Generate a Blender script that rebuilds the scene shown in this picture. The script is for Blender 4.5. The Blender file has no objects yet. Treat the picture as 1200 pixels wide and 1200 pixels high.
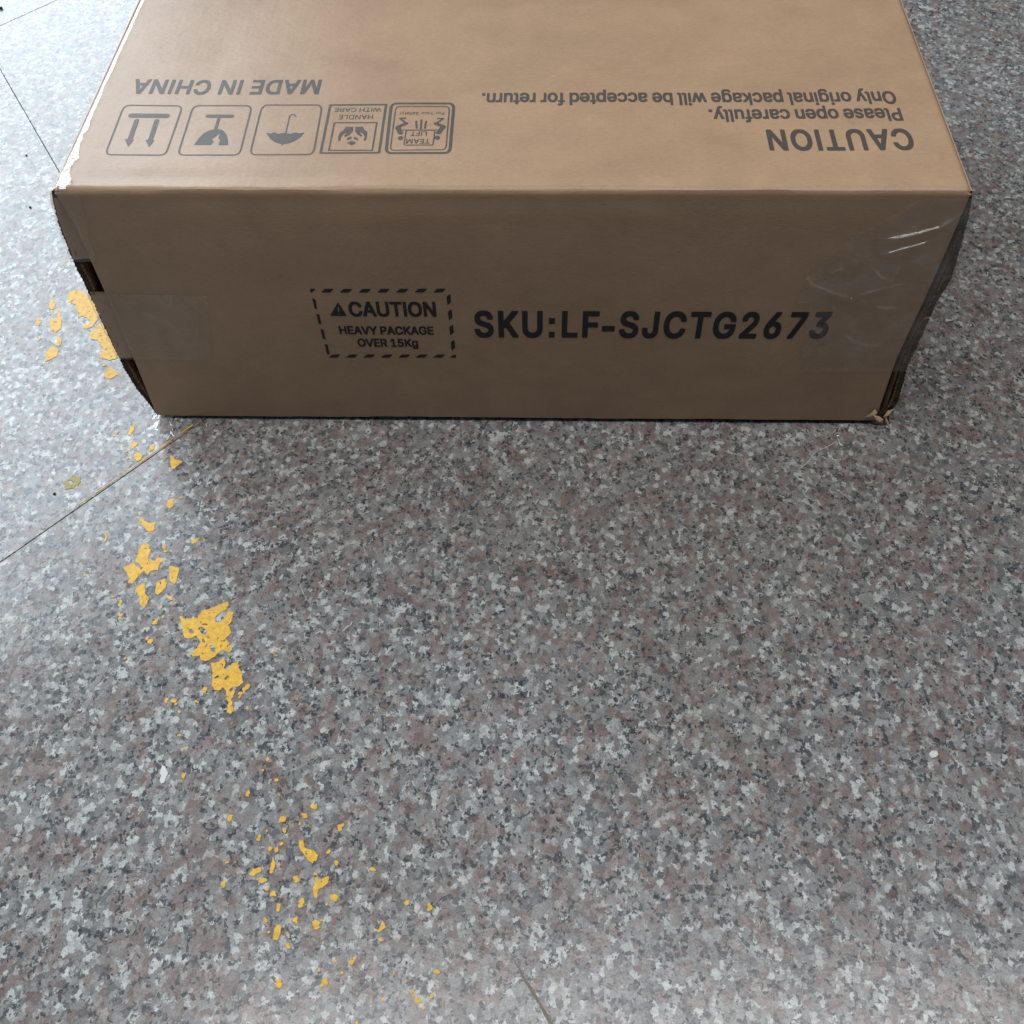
import bpy, math, json
import numpy as np
from mathutils import Vector

S = bpy.context.scene
COL = S.collection

# ------------------------------------------------------------------ camera
PITCH, YAW, ROLL = 0.9365791, -0.0539291, -0.0331196
LIFT = 0.005                                   # lower edge of the front panel hangs 5 mm above the floor
CAM = np.array([0.42505986, -0.74935174, 0.85 + LIFT])
FPX = 1227.816                                 # focal length in pixels of the 1200 px photograph
_fw = np.array([math.sin(YAW)*math.cos(PITCH), math.cos(YAW)*math.cos(PITCH), -math.sin(PITCH)])
_r0 = np.array([math.cos(YAW), -math.sin(YAW), 0.0]); _u0 = np.cross(_r0, _fw)
_rt = _r0*math.cos(ROLL) + _u0*math.sin(ROLL); _up = -_r0*math.sin(ROLL) + _u0*math.cos(ROLL)
cd = bpy.data.cameras.new('camera'); cam = bpy.data.objects.new('camera', cd); COL.objects.link(cam)
from mathutils import Matrix
cam.matrix_world = Matrix(((_rt[0], _up[0], -_fw[0], CAM[0]), (_rt[1], _up[1], -_fw[1], CAM[1]),
                           (_rt[2], _up[2], -_fw[2], CAM[2]), (0, 0, 0, 1)))
cd.sensor_width = 36; cd.lens = 36*FPX/1200; cd.clip_end = 200; cd.clip_start = 0.01
S.camera = cam

# ------------------------------------------------------------------ world, lamps, exposure
W_ = bpy.data.worlds.new('World'); S.world = W_; W_.use_nodes = True
bg = W_.node_tree.nodes['Background']
bg.inputs[0].default_value = (0.80, 0.84, 0.95, 1); bg.inputs[1].default_value = 0.03

def area(name, loc, target, sx, sy, power, col):
    l = bpy.data.lights.new(name, 'AREA'); l.shape = 'RECTANGLE'; l.size = sx; l.size_y = sy
    l.energy = power; l.color = col
    o = bpy.data.objects.new(name, l); COL.objects.link(o); o.location = loc
    o.rotation_euler = (Vector(target)-Vector(loc)).to_track_quat('-Z', 'Y').to_euler()
    return o
# the open shop front with the daylight outside, behind and to the left of the box
area('doorway_daylight', (-2.35, 2.35, 2.08), (0.15, 0.0, 1.85), 3.7, 3.95, 300, (0.80, 0.91, 1.0))
# soft ceiling lights above the box
area('ceiling_light', (0.80, -0.42, 3.0), (0.80, -0.42, 0.0), 3.0, 1.0, 61, (0.985, 0.985, 0.99))
# bluish fill lamp added at the left to brighten the front; no window there
area('side_fill', (-2.0, -0.9, 1.0), (0.1, 0.0, 0.25), 1.0, 1.0, 7, (0.55, 0.76, 1.0))
S.view_settings.view_transform = 'Standard'; S.view_settings.look = 'None'
S.view_settings.exposure = 0.07; S.view_settings.gamma = 1.0
S.render.engine = 'CYCLES'
S.cycles.max_bounces = 8; S.cycles.transparent_max_bounces = 12
S.cycles.use_denoising = True

GLYPH = json.loads('''{"!":[196,[[67,160,63,509,132,509,128,160],[98,-4,89,-4,81,-1,73,3,66,9,60,16,56,24,53,32,52,41,53,50,56,58,60,66,66,73,73,79,81,83,89,86,98,86,107,86,116,83,123,79,130,73,136,66,140,58,143,50,143,41,143,32,140,24,136,16,130,9,123,3,116,-1,107,-4]]],"-":[453,[[337,244,337,188,114,188,114,244]]],".":[188,[[95,-4,86,-4,78,-1,70,3,63,9,57,16,53,24,50,32,50,41,50,50,53,59,57,66,63,73,70,79,78,83,86,86,95,87,104,86,113,83,121,79,128,73,134,66,138,59,140,50,141,41,140,32,138,24,134,16,128,9,121,3,113,-1,104,-4]]],"1":[453,[[76,0,76,55,391,55,391,0],[276,509,276,0,212,0,212,448,209,448,86,358,86,427,198,509]]],"2":[453,[[64,0,64,47,234,229,282,282,291,294,299,305,305,316,311,327,315,337,318,348,320,360,320,371,319,385,317,397,313,408,308,419,301,428,293,436,283,443,273,449,262,454,250,457,237,459,224,460,209,459,196,457,184,453,172,447,162,441,153,433,145,424,139,413,134,402,130,390,128,376,127,362,66,362,67,384,71,405,77,424,86,442,98,459,111,473,126,486,143,496,162,505,182,511,203,514,225,516,247,514,268,511,288,505,306,497,323,486,337,474,350,461,361,445,370,428,376,411,380,392,381,372,380,358,378,345,375,331,371,318,365,304,357,290,347,275,336,259,322,241,306,223,288,202,267,180,153,60,153,57,389,57,389,0]]],"3":[453,[[218,-7,195,-6,173,-3,152,2,133,10,114,19,98,30,83,43,70,57,60,74,52,91,46,111,44,132,109,132,111,119,115,107,120,97,126,87,134,78,144,71,154,64,165,59,178,55,191,52,204,50,219,50,234,51,248,53,262,56,275,61,287,67,297,74,307,83,315,93,321,104,325,116,328,130,329,145,328,158,326,172,322,184,316,196,308,207,299,217,288,226,275,234,260,240,242,244,223,247,201,248,157,248,157,299,288,448,288,452,70,452,70,509,372,509,372,461,211,278,211,289,239,290,264,288,287,284,308,276,327,265,344,253,359,239,371,222,381,205,387,186,392,166,393,145,392,123,387,103,380,84,370,66,358,50,344,36,327,23,309,12,288,4,266,-2,243,-6]]],"5":[453,[[221,-7,199,-6,178,-2,159,3,140,11,123,21,108,32,94,45,83,60,73,76,66,93,62,111,60,130,122,130,124,119,127,108,132,98,138,89,145,80,154,73,163,66,173,60,184,56,196,52,208,50,221,50,236,51,250,53,264,58,276,64,288,72,298,82,307,92,314,104,320,117,324,131,327,146,328,162,327,178,324,193,320,208,314,221,306,233,297,244,286,254,275,262,262,269,248,273,233,276,218,277,205,276,192,275,180,272,167,268,156,264,145,258,136,252,128,246,67,253,96,509,366,509,366,452,151,452,134,301,136,301,145,308,155,315,166,320,178,325,190,329,203,331,216,333,229,334,247,333,263,330,279,326,294,321,308,314,321,306,334,296,345,285,355,273,364,260,372,246,379,231,384,215,388,199,390,181,391,163,390,139,385,117,379,95,369,76,357,57,343,41,327,27,309,15,289,6,268,-1,245,-5]]],"6":[453,[[226,-7,203,-5,182,-1,161,5,142,15,125,26,109,40,96,56,84,74,75,94,69,115,65,138,64,162,65,180,68,199,73,219,80,239,89,261,102,285,118,311,137,340,252,509,322,509,151,261,145,261,149,268,154,275,159,281,165,288,172,293,179,299,187,303,196,307,205,310,214,312,224,314,235,314,257,313,278,309,298,303,316,295,332,284,346,271,359,257,370,240,378,221,384,201,388,180,389,157,388,134,384,112,377,92,368,73,356,55,343,39,327,26,310,14,291,5,271,-2,249,-6],[226,48,241,49,254,52,267,56,279,63,289,70,299,79,307,90,314,101,320,114,324,128,327,142,327,157,327,173,324,187,320,201,314,213,307,225,299,235,289,244,279,251,267,258,254,262,241,264,226,265,212,264,198,262,186,258,174,252,163,244,153,235,145,225,138,214,132,201,128,188,126,174,125,158,126,143,128,128,132,114,138,102,145,90,153,79,163,70,174,63,186,56,198,52,212,49]]],"7":[453,[[97,0,323,448,323,452,62,452,62,509,391,509,391,449,165,0]]],":":[188,[[95,-4,86,-4,78,-1,70,3,63,9,57,16,53,24,50,32,50,41,50,50,53,59,57,66,63,73,70,79,78,83,86,86,95,87,104,86,113,83,121,79,128,73,134,66,138,59,140,50,141,41,140,32,138,24,134,16,128,9,121,3,113,-1,104,-4],[95,271,86,272,78,274,70,278,63,284,57,291,53,299,50,307,50,316,50,325,53,334,57,342,63,349,70,354,78,359,86,361,95,362,104,361,113,359,121,354,128,349,134,342,138,334,140,325,141,316,140,307,138,299,134,291,128,284,121,278,113,274,104,272]]],"A":[480,[[16,0,201,509,276,509,463,0,395,0,287,302,264,372,232,478,245,478,213,371,191,302,85,0],[110,142,110,199,370,199,370,142]]],"C":[510,[[267,-7,235,-5,205,1,177,11,150,25,126,42,104,63,86,88,70,115,57,146,48,179,42,215,40,254,42,293,48,329,57,362,70,393,86,421,104,445,126,466,150,484,177,498,205,508,235,514,267,516,286,515,305,513,323,509,340,504,357,498,373,490,388,481,402,471,415,460,427,447,438,433,448,418,456,402,463,385,469,367,473,348,408,348,405,361,401,373,395,384,389,395,382,404,375,413,366,421,357,428,348,435,337,440,327,445,315,449,304,452,292,454,280,455,267,456,245,454,223,450,203,443,184,432,166,419,150,403,137,385,125,364,116,340,109,314,105,285,103,254,105,223,109,194,116,168,125,145,137,123,151,105,166,89,184,76,203,66,223,59,245,54,267,53,280,53,292,55,304,57,315,60,327,64,337,69,348,74,357,81,366,88,375,96,382,105,389,114,395,125,401,136,405,148,408,160,473,160,469,142,463,124,457,107,448,91,438,76,428,62,416,49,402,38,388,28,373,19,357,11,341,5,323,0,305,-4,286,-6]]],"D":[502,[[219,0,96,0,96,57,215,57,244,58,272,63,296,70,318,81,337,94,354,110,368,128,379,149,388,172,394,198,398,226,399,255,398,285,394,312,388,337,379,361,368,381,354,399,338,415,320,428,299,438,275,446,249,450,221,452,93,452,93,509,225,509,261,507,294,501,325,492,353,478,377,461,399,441,418,418,433,391,446,361,455,329,460,293,462,255,460,217,455,181,446,149,433,119,417,92,398,68,376,48,351,31,322,17,291,8,256,2],[125,509,125,0,60,0,60,509]]],"E":[419,[[60,0,60,509,372,509,372,452,125,452,125,286,355,286,355,229,125,229,125,57,375,57,375,0]]],"F":[410,[[60,0,60,509,369,509,369,452,125,452,125,278,346,278,346,221,125,221,125,0]]],"G":[520,[[269,-7,236,-5,205,1,176,11,149,25,125,43,104,64,85,88,69,116,57,146,47,179,42,215,40,254,42,293,47,329,57,362,69,393,85,421,103,445,125,466,149,484,175,498,203,508,233,514,265,516,285,515,304,513,322,509,340,504,358,497,374,489,389,480,403,469,416,458,429,445,439,431,449,416,458,401,465,384,470,367,474,349,408,349,404,361,399,372,393,383,387,393,380,403,373,411,365,420,356,427,347,434,337,439,326,444,315,448,304,452,291,454,279,455,265,456,243,454,222,450,202,443,183,432,166,419,150,404,137,385,125,364,116,340,109,314,105,285,103,254,105,223,109,194,116,168,125,145,137,124,151,105,166,90,184,76,203,66,224,59,246,54,269,53,290,54,309,57,328,63,345,71,360,81,374,93,386,107,396,123,404,141,410,160,414,180,415,202,434,199,283,199,283,256,478,256,478,200,476,170,471,141,463,115,451,91,436,69,419,50,399,33,377,19,352,8,326,0,298,-5]]],"H":[517,[[60,0,60,509,125,509,125,289,392,289,392,509,457,509,457,0,392,0,392,232,125,232,125,0]]],"I":[300,[[31,0,31,57,118,57,118,452,31,452,31,509,269,509,269,452,183,452,183,57,269,57,269,0]]],"J":[396,[[185,-7,153,-4,124,3,98,15,75,33,57,55,44,81,36,111,33,145,33,173,98,173,98,145,99,123,104,104,111,88,122,74,134,64,149,56,166,51,185,50,204,51,220,56,235,64,248,74,258,88,266,104,270,123,272,145,272,509,336,509,336,145,334,111,326,81,313,55,294,33,271,15,246,3,217,-4]]],"K":[467,[[104,145,104,216,139,261,174,303,212,344,364,509,448,509,231,276,228,276],[60,0,60,509,125,509,125,334,124,225,125,193,125,0],[372,0,188,259,228,309,449,0]]],"L":[393,[[60,0,60,509,125,509,125,57,361,57,361,0]]],"M":[628,[[60,0,60,509,152,509,277,187,287,159,299,123,311,84,322,49,307,49,318,83,330,121,342,158,352,187,476,509,568,509,568,0,504,0,504,291,504,327,505,369,506,413,507,457,513,457,498,409,482,363,467,322,456,291,342,0,286,0,170,291,159,321,145,361,129,408,112,457,119,457,120,416,121,372,122,328,122,291,122,0]]],"N":[523,[[60,0,60,509,136,509,343,183,363,151,388,107,414,55,405,54,401,108,399,157,399,195,399,509,463,509,463,0,387,0,202,290,177,331,148,381,108,452,119,454,122,384,124,328,125,291,125,0]]],"O":[533,[[267,-7,235,-5,205,1,177,11,150,25,126,42,105,63,86,88,70,115,57,146,48,179,42,215,40,254,42,293,48,329,57,362,70,393,86,421,105,445,126,466,150,484,177,498,205,508,235,514,267,516,299,514,329,508,357,498,384,484,408,466,429,445,448,421,464,393,477,362,486,329,491,293,493,254,491,215,486,179,477,146,464,115,448,88,429,63,408,42,384,25,357,11,329,1,299,-5],[267,53,289,54,310,59,330,66,349,76,367,89,383,105,396,123,408,144,418,168,425,194,429,223,430,254,429,286,425,314,418,341,408,365,396,386,383,404,367,420,349,433,330,443,310,450,289,454,267,456,245,454,223,450,203,443,184,433,167,420,151,404,137,385,125,364,116,340,109,314,105,285,103,254,105,223,109,194,116,168,125,144,137,123,151,105,167,89,184,76,203,66,223,59,245,54]]],"P":[445,[[60,0,60,509,235,509,263,507,289,503,312,497,332,487,350,476,366,462,379,447,390,430,398,411,404,391,407,370,409,348,407,325,404,304,398,284,390,265,379,248,366,233,350,219,332,207,312,198,289,191,263,187,235,186,109,186,109,242,233,242,252,243,269,246,284,250,297,256,308,264,318,272,327,282,333,294,338,306,342,319,344,333,344,348,344,362,342,376,338,389,333,402,326,413,318,423,308,431,297,439,284,444,268,449,251,451,232,452,125,452,125,0]]],"R":[449,[[60,0,60,509,236,509,264,507,290,504,313,497,333,489,351,478,367,465,380,450,390,433,399,415,405,395,408,374,409,352,408,330,405,309,399,290,390,271,380,255,367,240,351,228,333,217,312,209,289,203,264,199,236,198,96,198,96,255,234,255,252,256,269,258,284,262,298,267,309,273,319,281,327,290,334,300,339,312,342,324,344,338,345,352,344,367,342,380,339,393,334,405,327,415,319,425,309,433,298,440,284,445,269,449,252,451,233,452,125,452,125,0],[353,0,230,229,303,229,428,0]]],"S":[447,[[224,-9,197,-8,172,-4,149,1,128,9,108,19,91,31,76,45,64,60,54,77,46,96,41,115,38,137,104,137,107,123,110,110,116,98,123,88,132,79,142,71,154,64,166,59,180,55,194,52,209,50,224,49,241,50,257,52,272,55,286,60,299,66,311,74,321,82,329,92,336,102,341,114,345,126,346,139,345,151,342,161,338,171,332,179,325,186,316,193,307,199,296,205,245,222,184,239,154,249,128,260,105,274,86,289,71,307,60,326,54,348,52,372,53,393,58,413,65,431,75,448,87,463,102,476,119,488,138,498,158,506,180,511,203,514,227,516,252,514,275,511,296,505,316,498,334,488,351,476,365,463,377,449,387,433,394,415,399,397,401,378,337,378,334,396,326,412,316,426,302,437,286,447,267,453,247,457,225,459,209,458,194,456,180,452,167,448,156,442,145,435,136,427,129,418,123,409,118,398,116,387,115,376,116,363,119,352,124,342,131,334,139,326,148,319,158,313,169,308,212,293,264,279,312,264,324,258,336,252,347,245,359,238,369,229,379,220,387,209,395,198,401,185,405,171,407,155,408,139,407,118,403,99,396,81,386,64,374,48,360,34,343,21,323,11,302,2,278,-4,252,-8]]],"T":[449,[[32,452,32,509,417,509,417,452,257,452,257,0,193,0,193,452]]],"U":[517,[[259,-8,230,-7,203,-2,177,5,154,15,133,28,114,43,98,60,85,80,74,101,66,124,62,148,60,173,60,509,124,509,124,178,125,160,128,144,133,128,141,113,150,99,160,87,173,77,187,68,203,61,220,56,239,53,259,52,279,53,298,56,315,61,331,68,345,77,357,87,368,99,377,113,384,128,389,144,392,160,393,178,393,509,457,509,457,173,456,148,451,124,443,101,433,80,419,60,403,43,384,28,363,15,340,5,315,-2,288,-7]]],"V":[480,[[204,0,16,509,84,509,192,206,215,137,248,31,235,31,267,138,290,206,395,509,463,509,278,0]]],"W":[686,[[155,0,16,509,82,509,163,196,175,145,187,94,197,40,189,40,200,94,211,145,224,196,306,509,380,509,462,196,474,145,486,94,497,40,488,40,499,94,510,145,523,196,603,509,670,509,530,0,455,0,368,323,351,391,336,475,350,475,335,395,318,323,230,0]]],"Y":[472,[[203,0,203,208,16,509,91,509,192,344,222,292,250,230,224,230,251,293,280,344,381,509,455,509,268,208,268,0]]],"a":[389,[[160,-9,142,-8,126,-5,110,-1,94,5,80,12,68,22,57,32,48,45,40,58,35,73,31,90,30,108,31,123,34,138,38,150,43,161,50,171,58,179,67,187,78,193,89,199,100,203,112,207,125,211,178,220,234,227,244,228,252,230,259,232,265,235,270,238,273,243,275,248,276,255,276,257,275,268,273,279,271,288,267,297,262,304,256,311,248,317,240,322,230,326,220,329,208,330,196,331,183,330,171,329,159,326,149,322,140,318,132,313,124,307,118,301,112,294,107,288,103,281,100,274,41,291,48,308,57,322,67,335,79,346,91,355,104,364,118,370,133,375,148,379,163,382,179,384,194,384,204,384,215,383,227,382,239,379,251,376,263,372,275,367,286,360,296,353,306,343,315,333,322,320,329,306,333,290,336,272,337,251,337,0,277,0,277,52,272,52,269,45,264,38,258,32,252,25,244,18,236,12,226,6,215,1,203,-3,190,-6,176,-8],[170,45,187,46,202,49,216,53,228,59,239,66,248,74,257,83,263,93,269,104,272,115,275,126,276,138,276,190,273,188,270,186,265,184,259,182,231,176,200,171,175,168,134,159,125,155,117,150,110,145,103,139,98,132,95,124,93,115,92,105,92,95,94,87,98,79,102,72,107,66,114,61,121,56,130,52,139,49,149,47,159,46]]],"b":[424,[[229,-8,213,-7,198,-5,184,-1,172,4,162,10,153,17,145,24,138,31,118,59,112,59,112,0,53,0,53,509,114,509,114,319,118,319,137,346,144,353,152,360,161,367,171,373,183,378,197,381,212,384,229,384,252,383,274,378,294,371,313,361,330,347,345,332,359,313,370,293,379,270,385,245,389,218,390,189,389,160,385,133,379,108,370,84,359,64,346,45,330,29,313,16,294,5,274,-2,252,-7],[220,47,237,48,253,51,267,57,279,66,291,76,301,88,309,101,316,117,321,133,325,151,327,170,328,189,327,209,325,227,321,245,316,261,309,276,301,290,291,301,280,311,267,319,253,325,237,329,220,330,203,329,188,325,174,320,161,312,150,302,140,291,132,278,125,263,120,247,116,229,113,210,113,189,113,169,116,150,120,132,125,115,132,100,140,86,150,75,162,65,174,57,188,51,204,48]]],"c":[396,[[207,-8,182,-7,159,-2,137,6,117,16,98,30,82,46,68,64,56,85,46,108,40,133,36,159,34,187,36,216,40,243,46,268,56,291,68,312,82,330,98,346,117,360,137,371,159,378,182,383,207,384,221,384,234,383,247,380,260,377,272,373,284,368,295,362,305,356,315,349,324,341,332,332,340,322,347,312,353,301,358,289,362,277,303,262,301,269,298,276,294,283,290,289,286,295,281,301,276,306,270,311,264,315,257,319,250,322,242,325,234,327,226,329,217,329,207,330,189,329,173,325,158,319,145,310,134,300,124,287,115,274,108,258,103,242,99,224,97,206,96,187,97,169,99,151,103,134,108,117,115,102,124,89,134,76,145,66,158,57,173,51,189,48,207,46,217,47,226,48,234,49,243,52,250,54,258,58,264,62,271,66,277,71,282,76,287,82,292,89,296,95,299,102,302,110,304,117,363,102,359,90,354,78,348,67,341,56,334,46,325,37,316,29,306,21,296,15,285,9,273,4,261,-1,248,-4,235,-6,221,-8]]],"d":[424,[[195,-8,172,-7,151,-2,130,5,111,16,94,29,79,45,66,64,55,84,46,108,39,133,35,160,34,189,35,218,39,245,46,270,55,293,66,313,79,332,95,347,112,361,131,371,151,378,173,383,196,384,213,384,228,381,241,378,253,373,263,367,272,360,280,353,287,346,306,319,311,319,311,509,372,509,372,0,313,0,313,59,307,59,287,31,280,24,272,17,263,10,252,4,241,-1,227,-5,212,-7],[205,47,221,48,236,51,250,57,263,65,274,75,284,86,293,100,299,115,305,132,309,150,311,169,312,189,311,210,309,229,305,247,300,263,293,278,284,291,275,302,263,312,251,320,237,325,221,329,205,330,187,329,172,325,157,319,145,311,133,301,124,290,115,276,108,261,103,245,99,227,97,209,96,189,97,170,99,151,103,133,109,117,115,101,124,88,134,76,145,66,158,57,172,51,188,48]]],"e":[404,[[212,-8,185,-7,161,-2,138,6,117,16,98,30,82,46,68,64,56,85,46,108,40,132,35,159,34,187,35,215,39,242,46,267,55,290,67,311,81,329,97,346,115,359,135,370,157,378,180,383,205,384,221,384,236,382,251,379,266,374,280,368,294,361,307,351,319,341,331,329,341,315,350,299,357,282,363,263,368,242,370,219,371,194,371,169,75,169,75,221,338,221,310,202,309,220,307,237,303,254,298,269,291,282,283,294,273,305,263,314,250,321,237,326,222,329,205,330,189,329,173,326,159,321,146,313,135,304,125,294,116,282,109,270,103,256,99,241,97,226,96,211,96,178,97,157,100,139,104,122,110,106,118,92,128,80,139,70,151,61,165,55,179,50,195,47,212,46,224,47,234,48,244,50,254,53,263,56,271,61,278,66,285,73,292,80,297,88,302,96,306,105,365,91,360,77,353,63,345,51,335,39,324,29,311,19,298,11,283,4,266,-1,249,-5,231,-7]]],"f":[254,[[228,379,228,327,6,327,6,379],[81,0,81,432,82,447,84,461,89,474,96,486,104,496,113,505,124,513,135,519,148,524,161,527,174,529,187,530,222,527,243,521,227,468,215,472,195,474,182,473,171,470,162,466,154,460,149,452,145,443,142,431,142,419,142,0]]],"g":[425,[[207,-151,187,-150,168,-148,150,-144,134,-140,119,-134,105,-127,93,-119,82,-110,73,-101,64,-91,57,-80,51,-69,101,-41,122,-66,128,-72,136,-78,145,-83,154,-88,165,-92,178,-95,192,-97,207,-97,229,-96,249,-92,267,-85,282,-75,295,-62,304,-47,310,-28,311,-6,311,68,306,68,287,41,280,34,272,28,263,21,252,16,241,11,227,8,212,5,195,5,173,6,152,10,132,17,113,27,95,39,80,53,67,71,55,90,46,112,39,136,35,163,34,191,35,220,39,246,46,271,55,293,66,314,80,332,95,347,112,361,131,371,152,378,173,383,196,384,213,384,228,382,242,378,253,373,264,367,273,360,281,353,288,346,308,319,313,319,313,379,372,379,372,-9,371,-32,367,-54,360,-73,350,-90,338,-104,324,-117,308,-127,291,-136,271,-142,251,-147,229,-150],[205,59,222,60,237,63,251,68,264,75,275,84,285,95,293,107,300,121,305,137,309,154,312,172,312,193,312,212,309,231,305,248,300,264,293,278,285,291,275,303,264,312,251,320,237,325,222,329,205,330,188,329,172,325,158,320,145,312,134,302,124,290,115,277,109,262,103,246,99,229,97,212,96,193,97,173,99,155,103,138,109,123,116,108,124,96,134,85,145,76,158,68,172,63,188,60]]],"i":[167,[[53,0,53,379,114,379,114,0],[84,443,75,444,67,446,60,449,54,455,48,461,44,468,42,475,41,483,42,491,44,499,48,506,54,512,60,517,67,521,75,523,84,524,92,523,100,521,107,517,114,512,119,506,123,499,126,491,126,483,126,475,123,468,119,461,114,455,107,449,100,446,92,444]]],"k":[381,[[110,137,110,212,121,212,284,379,360,379,184,199,177,199],[53,0,53,509,114,509,114,0],[294,0,148,186,191,229,372,0]]],"l":[189,[[139,-2,119,-1,101,3,86,10,74,20,65,33,58,47,54,65,53,84,53,509,114,509,114,99,114,87,115,77,117,68,120,62,124,58,130,54,137,53,146,52,160,53,170,54,181,3,162,-1]]],"n":[410,[[114,227,114,0,53,0,53,379,112,379,112,287,102,287,112,312,124,332,137,349,152,362,169,372,187,379,207,383,227,384,246,383,264,380,280,376,295,369,309,360,321,349,332,336,341,321,348,304,353,285,356,264,357,240,357,0,296,0,296,235,295,256,290,275,283,291,273,304,260,315,246,323,229,328,210,329,197,328,184,326,172,322,161,317,150,311,141,303,133,293,126,283,121,271,117,257,114,243]]],"o":[415,[[207,-8,182,-7,159,-2,137,6,117,16,98,30,82,46,68,64,56,85,46,108,40,133,36,159,34,187,36,216,40,243,46,268,56,291,68,312,82,330,98,346,117,360,137,371,159,378,182,383,207,384,233,383,256,378,278,371,299,360,317,346,333,330,347,312,359,291,369,268,376,243,380,216,381,187,380,159,376,133,369,108,359,85,347,64,333,46,317,30,299,16,278,6,256,-2,233,-7],[207,46,226,48,242,51,257,57,270,66,282,76,292,89,300,102,307,117,312,134,316,151,318,169,319,187,318,206,316,224,312,242,307,258,300,274,292,287,282,300,270,310,257,319,242,325,226,329,207,330,189,329,173,325,158,319,145,310,134,300,124,287,115,274,108,258,103,242,99,224,97,206,96,187,97,169,99,151,103,134,108,117,115,102,124,89,134,76,145,66,158,57,173,51,189,48]]],"p":[424,[[53,-143,53,379,112,379,112,319,118,319,137,346,144,353,152,360,161,367,171,373,183,378,197,381,212,384,229,384,252,383,274,378,294,371,313,361,330,347,345,332,359,313,370,293,379,270,385,245,389,218,390,189,389,160,385,133,379,108,370,84,359,64,346,45,330,29,313,16,294,5,274,-2,252,-7,229,-8,213,-7,198,-5,184,-1,173,4,162,10,153,17,145,24,138,31,118,59,114,59,114,-143],[220,47,237,48,253,51,267,57,279,66,291,76,301,88,309,101,316,117,321,133,325,151,327,170,328,189,327,209,325,227,321,245,316,261,309,276,301,290,291,301,280,311,267,319,253,325,237,329,220,330,203,329,188,325,174,320,161,312,150,302,140,291,132,278,125,263,120,247,116,229,113,210,113,189,113,169,116,150,120,132,125,115,132,100,140,86,150,75,162,65,174,57,188,51,204,48]]],"r":[259,[[53,0,53,379,112,379,112,321,115,321,122,335,130,347,140,358,152,367,166,375,181,380,196,384,213,385,229,384,243,384,243,322,230,324,207,326,194,325,182,323,170,319,159,315,149,309,140,301,132,293,126,284,121,273,117,262,114,250,114,237,114,0]]],"s":[365,[[182,-8,163,-7,145,-5,128,-2,112,3,98,10,84,18,72,27,62,38,53,50,45,63,40,78,36,94,94,107,99,92,105,79,114,69,124,60,136,54,150,49,165,46,181,45,200,46,217,50,232,55,244,62,255,71,262,81,267,91,268,103,267,112,265,121,260,129,254,136,246,142,237,147,225,151,212,155,149,170,125,177,104,186,87,196,72,208,61,222,53,237,48,255,47,274,48,290,51,305,57,319,65,332,75,343,87,354,100,363,115,370,131,377,149,381,167,384,187,384,206,384,223,381,239,378,254,372,267,366,279,358,290,349,299,339,307,328,314,316,319,303,324,290,268,277,264,288,258,298,251,307,243,316,232,323,219,328,205,331,187,333,171,332,156,329,143,324,131,317,121,308,114,299,110,289,109,277,110,267,112,258,117,250,124,243,133,237,144,232,157,227,172,223,229,209,254,202,275,194,292,183,306,171,317,158,325,142,330,125,331,107,330,90,326,75,321,61,312,47,302,35,290,24,276,15,260,6,242,0,223,-5,203,-7]]],"t":[227,[[204,379,204,327,6,327,6,379],[65,471,126,471,126,98,127,86,128,76,132,68,136,61,142,56,150,53,159,51,170,50,185,51,202,54,213,2,192,-3,168,-4,145,-3,125,2,107,10,92,21,80,35,72,52,67,71,65,93]]],"u":[410,[[182,-5,164,-4,146,-1,130,4,115,11,101,20,89,31,78,44,69,59,62,76,57,95,54,116,53,139,53,379,114,379,114,144,115,123,119,105,127,89,137,75,150,64,164,56,181,52,200,50,213,51,226,53,238,57,249,62,259,69,268,77,276,86,283,97,289,109,293,122,295,137,296,153,296,379,357,379,357,0,298,0,298,92,307,92,297,67,286,47,272,30,257,17,240,7,222,0,203,-4]]],"w":[567,[[138,0,23,379,87,379,133,214,154,137,175,41,165,41,186,135,206,214,252,379,316,379,362,214,382,136,402,41,391,41,413,135,434,214,480,379,545,379,429,0,368,0,319,172,305,225,291,280,277,338,291,338,277,280,263,225,248,172,199,0]]],"y":[389,[[47,-139,61,-86,71,-87,80,-89,88,-90,96,-90,104,-89,111,-87,118,-84,124,-80,130,-74,136,-67,141,-58,146,-48,151,-36,163,-1,17,379,84,379,165,155,187,87,206,21,184,21,202,87,224,155,305,379,371,379,204,-58,198,-72,191,-85,184,-97,177,-107,168,-116,159,-124,150,-130,139,-136,128,-140,117,-143,104,-145,91,-145,65,-143]]]}''')
GLYPH['I'] = [185, [[60, 0, 60, 509, 125, 509, 125, 0]]]
GLYPH[' '] = [165, []]

GLYPH['-'] = [300, [[20, 135, 20, 205, 250, 205, 250, 135]]]
GLYPH[':'] = [230, [[70, 0, 70, 75, 145, 75, 145, 0], [70, 290, 70, 365, 145, 365, 145, 290]]]

def at(px, py, axis=2, val=0.0):
    """photograph pixel -> point on the plane  axis = val"""
    d = _fw + _rt*(px-600)/FPX - _up*(py-600)/FPX
    return CAM + d*((val-CAM[axis])/d[axis])

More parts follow.
